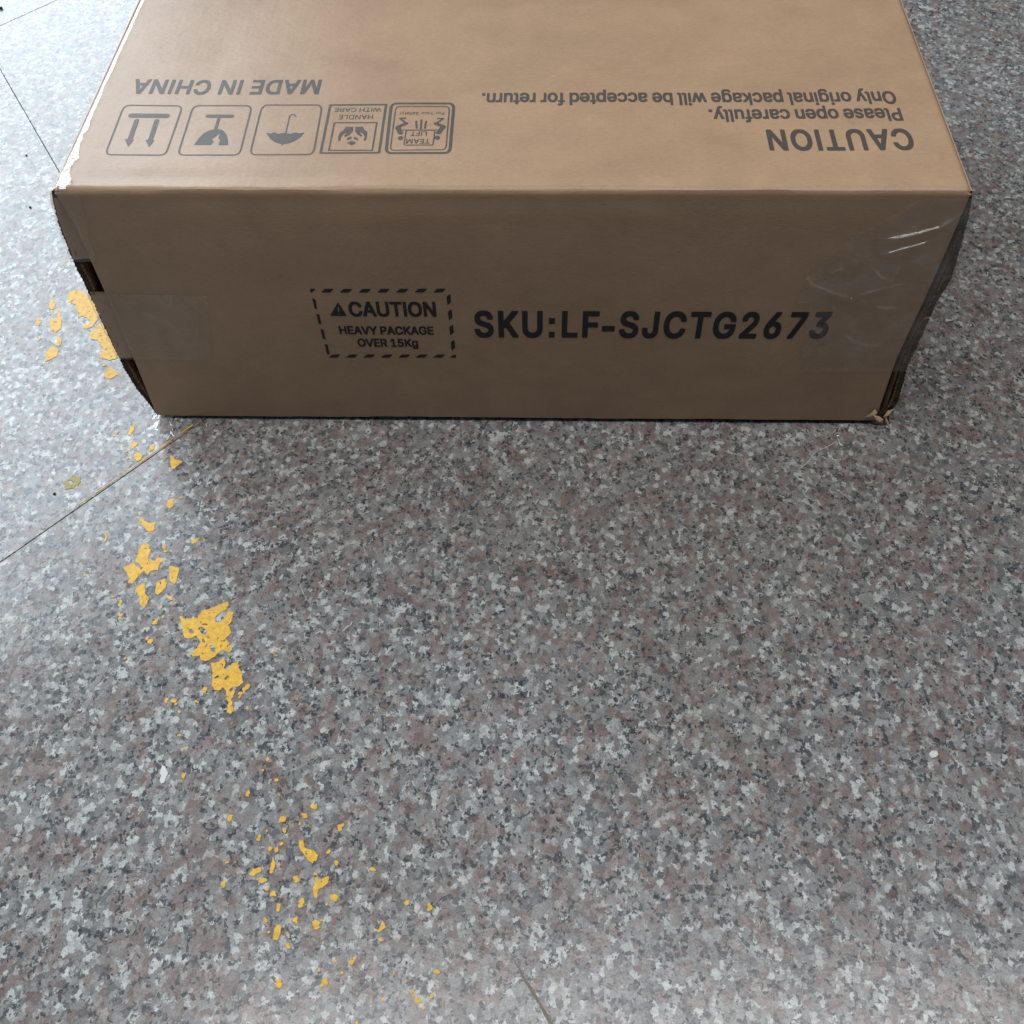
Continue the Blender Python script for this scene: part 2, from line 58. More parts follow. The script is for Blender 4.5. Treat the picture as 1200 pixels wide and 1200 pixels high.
# ------------------------------------------------------------------ small tools
rng = np.random.default_rng(7)
def vnoise(x, y, seed=0):
    """smooth value noise, vectorised, about -1..1"""
    x = np.asarray(x, float)+seed*17.31; y = np.asarray(y, float)+seed*9.77
    xi = np.floor(x).astype(np.int64); yi = np.floor(y).astype(np.int64)
    xf = x-xi; yf = y-yi
    def h(a, b):
        n = (a*374761393+b*668265263+seed*1442695) & 0x7fffffff
        n = ((n ^ (n >> 13))*1274126177) & 0x7fffffff
        return ((n ^ (n >> 16)) & 0xffff)/32767.5-1
    u = xf*xf*(3-2*xf); v = yf*yf*(3-2*yf)
    return (h(xi, yi)*(1-u)+h(xi+1, yi)*u)*(1-v)+(h(xi, yi+1)*(1-u)+h(xi+1, yi+1)*u)*v
def fbm(x, y, seed=0, o=4):
    s = 0; a = 1; t = 0
    for i in range(o):
        s = s+a*vnoise(np.asarray(x)*2**i, np.asarray(y)*2**i, seed+i); t += a; a *= .55
    return s/t

def tag(o, label=None, cat=None, group=None, kind=None):
    for k, v in (('label', label), ('category', cat), ('group', group), ('kind', kind)):
        if v: o[k] = v
    return o
def mesh_obj(name, verts, faces, mat, parent=None, smooth=True):
    me = bpy.data.meshes.new(name); me.from_pydata([tuple(map(float, v)) for v in verts], [], faces)
    if smooth: me.polygons.foreach_set('use_smooth', [True]*len(me.polygons))
    me.materials.append(mat); me.update()
    o = bpy.data.objects.new(name, me); COL.objects.link(o)
    if parent: o.parent = parent
    return o
def empty(name, loc=(0, 0, 0)):
    o = bpy.data.objects.new(name, None); COL.objects.link(o); o.location = loc; o.empty_display_size = .05
    return o

def grid_faces(nu, nv, flip=False):
    F = []
    for i in range(nu-1):
        for j in range(nv-1):
            a = i*nv+j; f = (a, a+nv, a+nv+1, a+1)
            F.append(f[::-1] if flip else f)
    return F

def seg_dist(X, Y, poly, closed=True):
    P = np.array(poly, float); Q = np.roll(P, -1, 0)
    if not closed: P, Q = P[:-1], P[1:]
    D = np.full(X.shape, 1e9)
    for (ax, ay), (bx, by) in zip(P, Q):
        dx, dy = bx-ax, by-ay; L = dx*dx+dy*dy+1e-18
        t = np.clip(((X-ax)*dx+(Y-ay)*dy)/L, 0, 1)
        D = np.minimum(D, (X-ax-t*dx)**2+(Y-ay-t*dy)**2)
    return np.sqrt(D)
def winding(X, Y, poly):
    P = np.array(poly, float); Q = np.roll(P, -1, 0); w = np.zeros(X.shape, int)
    for (ax, ay), (bx, by) in zip(P, Q):
        if ay == by: continue
        xs = ax+(Y-ay)*(bx-ax)/(by-ay)
        w += np.where((ay <= Y) & (by > Y) & (X < xs), 1, 0)-np.where((by <= Y) & (ay > Y) & (X < xs), 1, 0)
    return w
def sd_poly(X, Y, poly):                       # positive inside
    d = seg_dist(X, Y, poly)
    return np.where(winding(X, Y, poly) != 0, d, -d)
def sd_line(X, Y, pts, half):
    return half-seg_dist(X, Y, pts, closed=False)
def sd_glyph(X, Y, ch, ox, oy, sx, sy, bold):
    """glyph field; glyph unit = cap height 1"""
    u = (X-ox)/sx; v = (Y-oy)/sy
    conts = [np.array(c, float).reshape(-1, 2)/509 for c in GLYPH[ch][1]]
    D = np.full(X.shape, 1e9); Wn = np.zeros(X.shape, int)
    for c in conts:
        D = np.minimum(D, seg_dist(u, v, c)); Wn += winding(u, v, c)
    ins = Wn != 0
    Fg = np.where(ins, D, -D)
    gu = abs(X[1, 0]-X[0, 0])/abs(sx); gv = abs(Y[0, 1]-Y[0, 0])/abs(sy) if Y.shape[1] > 1 else 1
    k = int(bold*.8/max(gu, gv)+.25); rest = bold-k*max(gu, gv)
    if k > 0:
        base_ = Fg.copy()
        for du in (-k, 0, k):
            for dv in (-k, 0, k):
                Fg = np.maximum(Fg, np.roll(np.roll(base_, du, 0), dv, 1))
    return (Fg+rest)*min(abs(sx), abs(sy))

def text_field(X, Y, F, text, x0, x1, y0, cap, bold=.042, track=0.0):
    """writes text from x0 to x1 (x1 < x0 writes to the left), baseline y0, signed cap height"""
    adv = [GLYPH[c][0]/509+track for c in text]
    total = sum(adv)-track-2*.06
    sx = (x1-x0)/total
    cur = -.06
    for c, a in zip(text, adv):
        if c != ' ':
            gx = x0+cur*sx
            lo, hi = sorted((gx-.15*sx, gx+(a+.15)*sx)); yl, yh = sorted((y0-.40*cap, y0+1.25*cap))
            ix = np.where((X[:, 0] >= lo) & (X[:, 0] <= hi))[0]; iy = np.where((Y[0] >= yl) & (Y[0] <= yh))[0]
            if len(ix) and len(iy):
                sl = (slice(ix[0], ix[-1]+1), slice(iy[0], iy[-1]+1))
                F[sl] = np.maximum(F[sl], sd_glyph(X[sl], Y[sl], c, gx, y0, sx, cap, bold))
        cur += a

def march(X, Y, F, surf, name, mat, parent=None, thick=0.0, lift=0.0):
    """marching squares: keeps F > 0, maps (u, v) with surf(u, v, h) -> xyz; thick > 0 adds a rim"""
    F = np.where(np.abs(F) < 1e-9, 1e-9, F)
    nu, nv = F.shape; V = []; key = {}; faces = []
    def corner(i, j):
        k = (i, j)
        if k not in key: key[k] = len(V); V.append((X[i, j], Y[i, j]))
        return key[k]
    def edge(a, b):
        if a > b: a, b = b, a
        k = (a, b)
        if k not in key:
            fa, fb = F[a], F[b]; t = fa/(fa-fb); t = min(max(t, .02), .98)
            key[k] = len(V); V.append((X[a]+t*(X[b]-X[a]), Y[a]+t*(Y[b]-Y[a])))
        return key[k]
    P = F > 0
    any_ = P[:-1, :-1] | P[1:, :-1] | P[:-1, 1:] | P[1:, 1:]
    for i, j in zip(*np.where(any_)):
        c = [(i, j), (i+1, j), (i+1, j+1), (i, j+1)]; poly = []
        for k in range(4):
            a, b = c[k], c[(k+1) % 4]
            if P[a]: poly.append(corner(*a))
            if P[a] != P[b]: poly.append(edge(a, b))
        if len(poly) >= 3: faces.append(tuple(poly))
    if not V: return None
    V = np.array(V)
    top = surf(V[:, 0], V[:, 1], lift+thick)
    verts = [tuple(p) for p in top]
    n = len(verts)
    # orientation so that normals look out of the surface
    if thick > 0:
        low = surf(V[:, 0], V[:, 1], np.full(len(V), -0.0002)); cnt = {}
        for f in faces:
            for k in range(len(f)):
                a, b = f[k], f[(k+1) % len(f)]
                cnt[(a, b)] = cnt.get((a, b), 0)+1
        rim = [(a, b) for (a, b) in cnt if (b, a) not in cnt]; m = {}
        for a, b in rim:
            for q in (a, b):
                if q not in m: m[q] = len(verts); verts.append(tuple(low[q]))
        faces += [(b, a, m[a], m[b]) for a, b in rim]
    return mesh_obj(name, verts, faces, mat, parent, smooth=(thick == 0))

# ------------------------------------------------------------------ materials
def new_mat(name):
    m = bpy.data.materials.new(name); m.use_nodes = True
    nt = m.node_tree; return m, nt, nt.nodes['Principled BSDF']
def N(nt, t, **kw):
    n = nt.nodes.new(t)
    for k, v in kw.items():
        if k in ('inp',):
            for a, b in v.items(): n.inputs[a].default_value = b
        else: setattr(n, k, v)
    return n
def ramp(nt, src, stops, interp='LINEAR'):
    r = nt.nodes.new('ShaderNodeValToRGB'); r.color_ramp.interpolation = interp
    while len(r.color_ramp.elements) > 1: r.color_ramp.elements.remove(r.color_ramp.elements[-1])
    for i, (p, c) in enumerate(stops):
        e = r.color_ramp.elements[0] if i == 0 else r.color_ramp.elements.new(p)
        e.position = p; e.color = (*c, 1) if len(c) == 3 else c
    nt.links.new(src, r.inputs[0]); return r.outputs[0]
def mixc(nt, fac, a, b, mode='MIX'):
    m = nt.nodes.new('ShaderNodeMix'); m.data_type = 'RGBA'; m.blend_type = mode
    for sock, v in ((m.inputs[0], fac), (m.inputs[6], a), (m.inputs[7], b)):
        if hasattr(v, 'links'): nt.links.new(v, sock)
        elif isinstance(v, (int, float)): sock.default_value = v
        else: sock.default_value = (*v, 1)
    return m.outputs[2]
def math_(nt, op, a, b=0.0, c=None):
    m = nt.nodes.new('ShaderNodeMath'); m.operation = op
    for s, v in zip(m.inputs, (a, b, c if c is not None else 0.0)):
        if hasattr(v, 'links'): nt.links.new(v, s)
        else: s.default_value = v
    return m.outputs[0]
def world_pos(nt, scale=(1, 1, 1)):
    g = nt.nodes.new('ShaderNodeNewGeometry'); mp = nt.nodes.new('ShaderNodeMapping')
    mp.inputs['Scale'].default_value = scale; nt.links.new(g.outputs['Position'], mp.inputs[0]); return mp.outputs[0]
def noise(nt, vec, scale, detail=3, rough=.5, col=False, dist=0.0):
    n = nt.nodes.new('ShaderNodeTexNoise'); n.inputs['Scale'].default_value = scale
    n.inputs['Detail'].default_value = detail; n.inputs['Roughness'].default_value = rough
    n.inputs['Distortion'].default_value = dist
    nt.links.new(vec, n.inputs['Vector']); return n.outputs['Color' if col else 'Fac']

def granite():
    m, nt, b = new_mat('pink_grey_granite')
    p = world_pos(nt, (1.15, 1, 1))
    oi = N(nt, 'ShaderNodeObjectInfo')               # every slab is cut from another piece of the block
    off = N(nt, 'ShaderNodeVectorMath', operation='ADD'); nt.links.new(p, off.inputs[0])
    cmb = N(nt, 'ShaderNodeCombineXYZ'); nt.links.new(math_(nt, 'MULTIPLY', oi.outputs['Random'], 23.0), cmb.inputs[0]); nt.links.new(cmb.outputs[0], off.inputs[1]); p = off.outputs[0]
    # warp the lattice so that the crystals get ragged outlines
    wn = N(nt, 'ShaderNodeTexNoise', inp={'Scale': 250.0, 'Detail': 3.0, 'Roughness': .6}); nt.links.new(p, wn.inputs['Vector'])
    sub = N(nt, 'ShaderNodeVectorMath', operation='SUBTRACT'); nt.links.new(wn.outputs['Color'], sub.inputs[0]); sub.inputs[1].default_value = (.5, .5, .5)
    scl = N(nt, 'ShaderNodeVectorMath', operation='SCALE'); nt.links.new(sub.outputs[0], scl.inputs[0]); scl.inputs['Scale'].default_value = .0085
    add = N(nt, 'ShaderNodeVectorMath', operation='ADD'); nt.links.new(p, add.inputs[0]); nt.links.new(scl.outputs[0], add.inputs[1])
    q = add.outputs[0]
    def vor(scale, feature='F1', rnd=1.0):
        v = N(nt, 'ShaderNodeTexVoronoi', feature=feature, inp={'Scale': scale, 'Randomness': rnd}); nt.links.new(q, v.inputs['Vector']); return v
    v1 = vor(182.0)                                  # the feldspar and quartz crystals
    s1 = N(nt, 'ShaderNodeSeparateColor'); nt.links.new(v1.outputs['Color'], s1.inputs[0])
    base = ramp(nt, s1.outputs[0], [(0, (.11, .112, .115)), (.22, (.19, .19, .19)), (.42, (.255, .255, .25)), (.60, (.225, .21, .20)), (.78, (.325, .33, .32)), (.93, (.46, .47, .45))])
    # rose coloured feldspar comes in loose clouds
    v2 = vor(98.0); s2 = N(nt, 'ShaderNodeSeparateColor'); nt.links.new(v2.outputs['Color'], s2.inputs[0])
    pk = math_(nt, 'ADD', math_(nt, 'MULTIPLY', s2.outputs[1], .62), math_(nt, 'MULTIPLY', noise(nt, p, 24, 4), .85))
    pkm = ramp(nt, pk, [(.76, (0, 0, 0)), (.92, (1, 1, 1))])
    pinkc = ramp(nt, s1.outputs[1], [(0, (.135, .080, .070)), (.5, (.195, .138, .124)), (1, (.26, .21, .195))])
    col = mixc(nt, math_(nt, 'MULTIPLY', pkm, .66), base, pinkc)
    # fine mottling inside the crystals
    fn = noise(nt, p, 520, 5, .75)
    col = mixc(nt, 1.0, col, ramp(nt, fn, [(.28, (.55, .55, .56)), (.5, (1, 1, 1)), (.72, (1.38, 1.38, 1.36))]), 'MULTIPLY')
    gr = ramp(nt, v1.outputs['Distance'], [(0, (1.10, 1.10, 1.10)), (.55, (.97, .97, .97)), (.9, (.86, .86, .86))])
    col = mixc(nt, 1.0, col, gr, 'MULTIPLY')
    # biotite: small black flakes that gather in clusters
    v3 = vor(330.0); s3 = N(nt, 'ShaderNodeSeparateColor'); nt.links.new(v3.outputs['Color'], s3.inputs[0])
    cl = noise(nt, p, 75, 3, .6)
    dk = math_(nt, 'ADD', math_(nt, 'MULTIPLY', s3.outputs[2], .5), cl)
    dkm = ramp(nt, dk, [(.925, (0, 0, 0)), (.955, (1, 1, 1))])
    dkm2 = math_(nt, 'MULTIPLY', dkm, .88)
    darkc = mixc(nt, s3.outputs[0], (.022, .028, .034), (.075, .082, .09))
    col = mixc(nt, dkm2, col, darkc)
    # big slow variation and a film of dust
    big = noise(nt, p, 3.2, 4, .55)
    col = mixc(nt, 1.0, col, ramp(nt, big, [(.3, (1.0, .985, .965)), (.7, (1.13, 1.15, 1.17))]), 'MULTIPLY')
    # scuffs and a thin uneven film of dust
    dust = noise(nt, p, 13, 6, .7, dist=.8)
    col = mixc(nt, ramp(nt, dust, [(.50, (0, 0, 0)), (.74, (.22, .22, .22))]), col, (.34, .325, .30))
    col = mixc(nt, 1.0, col, ramp(nt, oi.outputs['Random'], [(0, (.95, .94, .93)), (1, (1.04, 1.045, 1.05))]), 'MULTIPLY')
    nt.links.new(col, b.inputs['Base Color'])
    rgh = ramp(nt, noise(nt, p, 9, 5, .6), [(.3, (.13, .13, .13)), (.7, (.215, .215, .215))])
    rr = math_(nt, 'ADD', rgh, math_(nt, 'MULTIPLY', s1.outputs[2], .06))
    nt.links.new(rr, b.inputs['Roughness'])
    b.inputs['IOR'].default_value = 1.52
    bp = N(nt, 'ShaderNodeBump', inp={'Strength': .22, 'Distance': .0006})
    hh = math_(nt, 'ADD', noise(nt, p, 260, 4, .6), math_(nt, 'MULTIPLY', noise(nt, p, 26, 3), 1.5))
    nt.links.new(hh, bp.inputs['Height']); nt.links.new(bp.outputs[0], b.inputs['Normal'])
    return m

def kraft(name, colr, rough=.41, gloss=.5, flute=1.0):
    m, nt, b = new_mat(name)
    p = world_pos(nt)
    fib = noise(nt, world_pos(nt, (1, 3.5, 6)), 160, 5, .65)
    mott = noise(nt, p, 22, 5, .6)
    c = mixc(nt, 1.0, colr, ramp(nt, fib, [(.25, (.90, .89, .88)), (.75, (1.08, 1.08, 1.07))]), 'MULTIPLY')
    c = mixc(nt, 1.0, c, ramp(nt, mott, [(.3, (.94, .93, .92)), (.7, (1.05, 1.05, 1.05))]), 'MULTIPLY')
    blot = noise(nt, world_pos(nt, (1, 1.6, 1.6)), 5.5, 6, .62, dist=.5)
    c = mixc(nt, 1.0, c, ramp(nt, blot, [(.32, (.90, .89, .885)), (.55, (1, 1, 1)), (.75, (1.07, 1.065, 1.06))]), 'MULTIPLY')
    rub = noise(nt, world_pos(nt, (3, 1, 14)), 26, 5, .7)
    c = mixc(nt, ramp(nt, rub, [(.64, (0, 0, 0)), (.80, (.30, .30, .30))]), c, tuple(min(1, v*1.35+.03) for v in colr))
    sp = noise(nt, p, 900, 2, .5)
    c = mixc(nt, 1.0, c, ramp(nt, sp, [(.28, (.80, .78, .76)), (.40, (1, 1, 1))]), 'MULTIPLY')
    nt.links.new(c, b.inputs['Base Color'])
    b.inputs['Roughness'].default_value = rough; b.inputs['Specular IOR Level'].default_value = gloss
    # washboard of the flutes showing faintly through the liner, plus paper grain
    g = nt.nodes.new('ShaderNodeNewGeometry'); sx = N(nt, 'ShaderNodeSeparateXYZ'); nt.links.new(g.outputs['Position'], sx.inputs[0])
    fl = math_(nt, 'SINE', math_(nt, 'MULTIPLY', sx.outputs[0], 2*math.pi/.0072))
    h = math_(nt, 'ADD', math_(nt, 'MULTIPLY', fl, .010*flute), math_(nt, 'ADD', math_(nt, 'MULTIPLY', fib, .35), math_(nt, 'MULTIPLY', mott, 1.3)))
    bp = N(nt, 'ShaderNodeBump', inp={'Strength': .45, 'Distance': .0012}); nt.links.new(h, bp.inputs['Height'])
    nt.links.new(bp.outputs[0], b.inputs['Normal'])
    return m

def flat(name, c, rough=.6, spec=.4, var=.12, scale=120):
    m, nt, b = new_mat(name); p = world_pos(nt)
    n = noise(nt, p, scale, 4, .6)
    nt.links.new(mixc(nt, 1.0, c, ramp(nt, n, [(.25, (1-var,)*3), (.75, (1+var,)*3)]), 'MULTIPLY'), b.inputs['Base Color'])
    b.inputs['Roughness'].default_value = rough; b.inputs['Specular IOR Level'].default_value = spec
    bp = N(nt, 'ShaderNodeBump', inp={'Strength': .3, 'Distance': .0005}); nt.links.new(noise(nt, p, scale*3, 3), bp.inputs['Height'])
    nt.links.new(bp.outputs[0], b.inputs['Normal'])
    return m

def film_mat(name='clear_tape', milky=.050, base=.040):
    m = bpy.data.materials.new(name); m.use_nodes = True; nt = m.node_tree
    nt.nodes.remove(nt.nodes['Principled BSDF']); out = nt.nodes['Material Output']
    p = world_pos(nt)
    tr = N(nt, 'ShaderNodeBsdfTransparent'); tr.inputs[0].default_value = (.96, .955, .94, 1)
    gl = N(nt, 'ShaderNodeBsdfGlossy'); gl.inputs[0].default_value = (1, 1, 1, 1); gl.inputs['Roughness'].default_value = .10
    df = N(nt, 'ShaderNodeBsdfDiffuse'); df.inputs[0].default_value = (.78, .77, .75, 1)
    bp = N(nt, 'ShaderNodeBump', inp={'Strength': .5, 'Distance': .0012})
    nt.links.new(math_(nt, 'ADD', noise(nt, p, 70, 3, .5, dist=.6), math_(nt, 'MULTIPLY', noise(nt, p, 350, 2), .12)), bp.inputs['Height'])
    nt.links.new(bp.outputs[0], gl.inputs['Normal'])
    lw = N(nt, 'ShaderNodeLayerWeight', inp={'Blend': .25}); nt.links.new(bp.outputs[0], lw.inputs['Normal'])
    fac = math_(nt, 'ADD', base, math_(nt, 'MULTIPLY', math_(nt, 'POWER', lw.outputs['Facing'], 3.0), .6))
    mk = math_(nt, 'MULTIPLY', ramp(nt, noise(nt, p, 38, 4, .6), [(.38, (.2, .2, .2)), (.66, (2.6, 2.6, 2.6))]), milky)
    m1 = N(nt, 'ShaderNodeMixShader'); nt.links.new(mk, m1.inputs[0]); nt.links.new(tr.outputs[0], m1.inputs[1]); nt.links.new(df.outputs[0], m1.inputs[2])
    m2 = N(nt, 'ShaderNodeMixShader'); nt.links.new(fac, m2.inputs[0]); nt.links.new(m1.outputs[0], m2.inputs[1]); nt.links.new(gl.outputs[0], m2.inputs[2])
    nt.links.new(m2.outputs[0], out.inputs[0])
    return m

M_GRANITE = granite()
M_BED = flat('dark_joint', (.19, .165, .13), .9, .2)
M_KRAFT = kraft('kraft_cardboard', (.390, .255, .158))
M_KRAFT_IN = kraft('shaded_inner_kraft', (.15, .105, .072), .8, .15)  # same cardboard, darkened so the shade of the gaps is in its colour
M_EDGE = flat('shaded_cut_edge', (.085, .058, .042), .9, .1, .35, 600)  # cut board, its dark colour holds the shade of the flute holes
M_TORN = flat('torn_kraft', (.56, .39, .25), .9, .1, .2, 300)
M_INK_TOP = flat('glare_grey_ink', (.072, .060, .052), .5, .45, .18, 700)  # ink lightened to grey, standing in for glare on the top panel
M_INK = flat('black_ink', (.020, .017, .018), .55, .35, .2, 700)
M_TAPE = film_mat()
M_TAPE_EDGE = film_mat('glossy_edge_tape', .08, .09)
M_TAPE_HAZY = film_mat('hazy_tape', .036, .045)
M_YELLOW = flat('yellow_road_paint', (.70, .40, .030), .45, .45, .26, 210)
M_OLIVE = flat('stained_paint', (.36, .30, .10), .6, .3, .2, 300)
M_GRIT = flat('grit', (.03, .03, .03), .8, .3)
M_STEEL = bpy.data.materials.new('bright_steel'); M_STEEL.use_nodes = True
_b = M_STEEL.node_tree.nodes['Principled BSDF']; _b.inputs['Base Color'].default_value = (.8, .8, .82, 1); _b.inputs['Metallic'].default_value = 1; _b.inputs['Roughness'].default_value = .5
M_WHITE = flat('white_chip', (.60, .60, .58), .6, .4, .05)
M_THREAD = flat('pale_fibre', (.72, .74, .76), .35, .6, .05)

# ================================================================== the floor
def joint_y(n2): return n2
ux, uy = .66, .7513                     # along the joints that run up to the right
vx, vy = .543, -.84                     # along the joints that run down to the right
# joint families: lines  -uy*x + ux*y = c   and   -vy*x + vx*y = c'
A0, AD = -.0395, .904
B0, BD = .0415, 1.46
def cross(ca, cb):
    M = np.array([[-uy, ux], [-vy, vx]]); return np.linalg.solve(M, [ca, cb])
base = mesh_obj('floor', [(-12, -12, -.012), (12, -12, -.012), (12, 12, -.012), (-12, 12, -.012)], [(0, 1, 2, 3)], M_BED, smooth=False)
tag(base, kind='structure')
# the courses differ a little; a butted joint (in front of the box) shows no gap, the others are open
CA_ = [A0-3.9, A0-2.9, A0-1.95, A0-.98, A0, A0+AD, A0+2*AD, A0+3*AD, A0+4*AD]
CB_ = [B0-3*BD, B0-2*BD, B0-BD, B0, B0+BD, B0+2*BD, B0+3*BD]
for i in range(len(CA_)-1):
    for j in range(len(CB_)-1):
        tight = lambda jj: i == 3 and CB_[jj] == B0
        c0, c1 = CA_[i]+.00035, CA_[i+1]-.00035
        d0 = CB_[j]+(.00004 if tight(j) else .0003); d1 = CB_[j+1]-(.00004 if tight(j+1) else .0003)
        V = []
        for lvl, e in ((-.011, 0), (-.0006, 0), (0, .0005)):
            e0 = 0 if tight(j) else e; e1 = 0 if tight(j+1) else e
            pts = [cross(c0+e, d0+e0), cross(c0+e, d1-e1), cross(c1-e, d1-e1), cross(c1-e, d0+e0)]
            a = sum(pts[k][0]*pts[(k+1) % 4][1]-pts[(k+1) % 4][0]*pts[k][1] for k in range(4))
            if a < 0: pts = pts[::-1]
            V += [(*q_, lvl) for q_ in pts]
        Fc = [(8, 9, 10, 11)]
        for r in (0, 4):
            for k in range(4):
                k2 = (k+1) % 4; Fc.append((r+k, r+k2, r+4+k2, r+4+k))
        mesh_obj('floor_tile', V, Fc, M_GRANITE, base, smooth=False)

def floor_surf(u, v, h): return np.stack([u, v, np.zeros_like(u)+h], 1)
# dirt that has filled the joint near the camera
def strip(name, a, b, w0, w1, mat, z, seed, parent, wob=.0006, gaps=.0):
    """a ragged strip of fill lying in a joint from pixel a to pixel b"""
    A = at(*a)[:2]; B = at(*b)[:2]; d = B-A; L = np.linalg.norm(d); d = d/L; n = np.array([-d[1], d[0]])
    nu = int(L/.0008); s = np.linspace(0, L, nu); t = np.linspace(-.004, .004, 24)
    Sx, T = np.meshgrid(s, t, indexing='ij')
    half = (w0+(w1-w0)*Sx/L)*(1+.5*vnoise(Sx/.004, 0*Sx, seed))+gaps*fbm(Sx/.02, 0*Sx+3, seed+3)
    F = half-np.abs(T+wob*fbm(Sx/.01, 0*Sx, seed+9))
    return march(Sx, T, F, lambda u, v, h: np.stack([A[0]+u*d[0]+v*n[0], A[1]+u*d[1]+v*n[1], np.zeros_like(u)+h], 1), name, mat, parent, lift=z)
M_GROUT = flat('brown_joint_dirt', (.20, .165, .13), .8, .3, .25, 260)
strip('joint_dirt', (566, 1062), (652, 1210), -.0004, .0015, M_GROUT, .00015, 3, base, .0010, .0006)

# ================================================================== worn yellow paint
paint = empty('worn_paint_line', (0.0, -.2, 0))
tag(paint, 'worn yellow paint line flaking off the grey granite floor, left of the box', 'paint line')
def pget(crop, pts):
    ox, oy, s = crop
    return [at(ox+x/s, oy+y/s)[:2] for x, y in pts]
CA = (0, 480, 3.243); CB = (140, 860, 3.0); CC = (0, 240, 5.456)
LOC = Vector(paint.location)
def paint_piece(pts, holes=(), crop=CA, seed=0, mat=M_YELLOW, rag=.0008, name='paint_patch'):
    P = np.array(pget(crop, pts)); lo = P.min(0)-.003; hi = P.max(0)+.003
    g = .0006
    X, Y = np.meshgrid(np.arange(lo[0], hi[0], g), np.arange(lo[1], hi[1], g), indexing='ij')
    F = sd_poly(X, Y, P)+rag*(fbm(X/.004, Y/.004, seed)*1.4+.7*fbm(X/.0016, Y/.0016, seed+40))
    for hx, hy, r in holes:
        c = at(crop[0]+hx/crop[2], crop[1]+hy/crop[2]); rw = r/crop[2]*.00070
        F = np.minimum(F, np.hypot((X-c[0])+.6*(Y-c[1])*(seed % 3-1), (Y-c[1])/1.25)-rw+rag*2.2*fbm(X/.0035, Y/.0035, seed+5))
    pits = fbm(X/.0022, Y/.0022, seed+11)
    F = np.minimum(F, (.44-pits)*.004)
    return march(X, Y, F, lambda u, v, h: floor_surf(u-LOC.x, v-LOC.y, h), name, mat, paint, thick=.00045)
pieces = [
 ([(862,732),(870,745),(855,765),(830,775),(815,795),(820,808),(840,808),(855,790),(872,768),(888,770),(885,790),(870,820),(878,850),(855,870),(868,885),(882,905),(880,928),(850,915),(830,925),(810,945),(780,957),(765,950),(760,935),(728,938),(725,925),(750,905),(765,885),(745,860),(715,875),(700,865),(692,830),(683,785),(695,785),(705,800),(750,790),(770,765),(800,755),(830,745)], [(728,843,10),(772,842,14),(775,882,6),(808,907,13)], CA),
 ([(852,940),(858,965),(850,985),(862,990),(885,965),(905,962),(910,985),(922,1010),(922,1040),(910,1052),(890,1060),(893,1075),(880,1100),(888,1140),(875,1158),(862,1150),(868,1120),(858,1090),(862,1068),(845,1055),(835,1068),(815,1065),(805,1040),(808,990),(803,965),(825,960)], [(865,1018,7),(880,1065,8),(820,1020,6)], CA),
 ([(520,403),(545,418),(568,435),(588,430),(590,455),(575,475),(562,462),(540,440)], [], CA),
 ([(545,507),(565,512),(570,540),(562,565),(590,575),(602,555),(622,575),(605,590),(600,610),(570,612),(562,632),(545,615),(525,635),(505,662),(488,660),(490,635),(470,600),(490,592),(515,575),(530,530)], [(520,588,13),(537,605,7)], CA),
 ([(545,660),(552,680),(550,700),(568,715),(550,755),(535,745),(530,710),(515,690),(520,672)], [], CA),
 ([(645,595),(682,603),(675,640),(665,663),(648,655),(645,620)], [], CA),
 ([(625,640),(635,660),(630,680),(600,705),(588,690),(595,660)], [], CA),
 ([(650,175),(670,190),(692,200),(660,228),(652,225),(648,200)], [], CA),
 ([(640,345),(660,335),(660,370),(645,378),(634,365)], [], CA),
 ([(728,500),(760,486),(745,505),(730,512)], [], CA),
 ([(400,470),(410,490),(400,505),(392,500),(402,488)], [], CA),
 ([(508,172),(525,163),(542,172),(538,190),(520,197),(508,188)], [], CA),
 ([(565,160),(575,135),(590,130),(583,150)], [], CA),
 ([(495,140),(510,122),(525,128),(512,145),(500,155)], [], CA),
 ([(485,95),(495,70),(515,52),(512,72),(495,98)], [], CA),
 ([(630,375),(645,375),(650,400),(680,410),(700,425),(695,445),(680,458),(665,445),(650,425),(632,405)], [], CB),
 ([(680,485),(695,490),(700,515),(738,500),(735,525),(715,540),(700,545),(695,580),(685,575),(680,545),(690,520)], [], CB),
 ([(540,430),(550,455),(541,485),(527,497),(530,470)], [], CB),
 ([(552,595),(568,597),(562,625),(551,625)], [], CB),
 ([(553,670),(569,672),(566,700),(555,725),(540,722),(545,690)], [], CB),
 ([(925,658),(935,680),(915,700),(900,692),(915,685)], [], CB),
 ([(815,790),(832,785),(820,812),(804,812)], [], CB),
 ([(640,280),(660,280),(662,295),(645,300)], [], CB),
 ([(565,292),(590,285),(582,308),(558,314)], [], CB),
 ([(440,560),(480,543),(530,555),(580,600),(610,640),(645,690),(620,745),(590,780),(550,795),(525,790),(540,770),(575,765),(572,735),(530,712),(500,725),(510,700),(480,665),(490,640),(440,625),(432,595)], [(587,612,8)], CC),
 ([(660,740),(680,760),(710,830),(750,890),(765,940),(745,985),(700,995),(640,980),(640,950),(665,925),(635,890),(630,865),(585,860),(570,830),(620,780)], [(683,958,7)], CC),
 ([(705,1035),(760,1085),(700,1118),(660,1100)], [(695,1085,6)], CC),
 ([(330,590),(355,640),(340,680),(310,660)], [], CC),
 ([(365,665),(395,720),(390,790),(355,820),(320,790),(320,740),(365,725)], [], CC),
 ([(370,840),(398,865),(385,905),(360,900)], [], CC),
 ([(330,900),(375,930),(360,970),(290,1005),(290,960)], [], CC),
 ([(245,715),(268,745),(250,780),(232,755)], [], CC),
 ([(250,840),(262,855),(245,878),(232,868)], [], CC),
]
for k, (pp, hh, cc) in enumerate(pieces):
    paint_piece(pp, hh, cc, 20+k, rag=.0009 if cc is not CB else .0005)
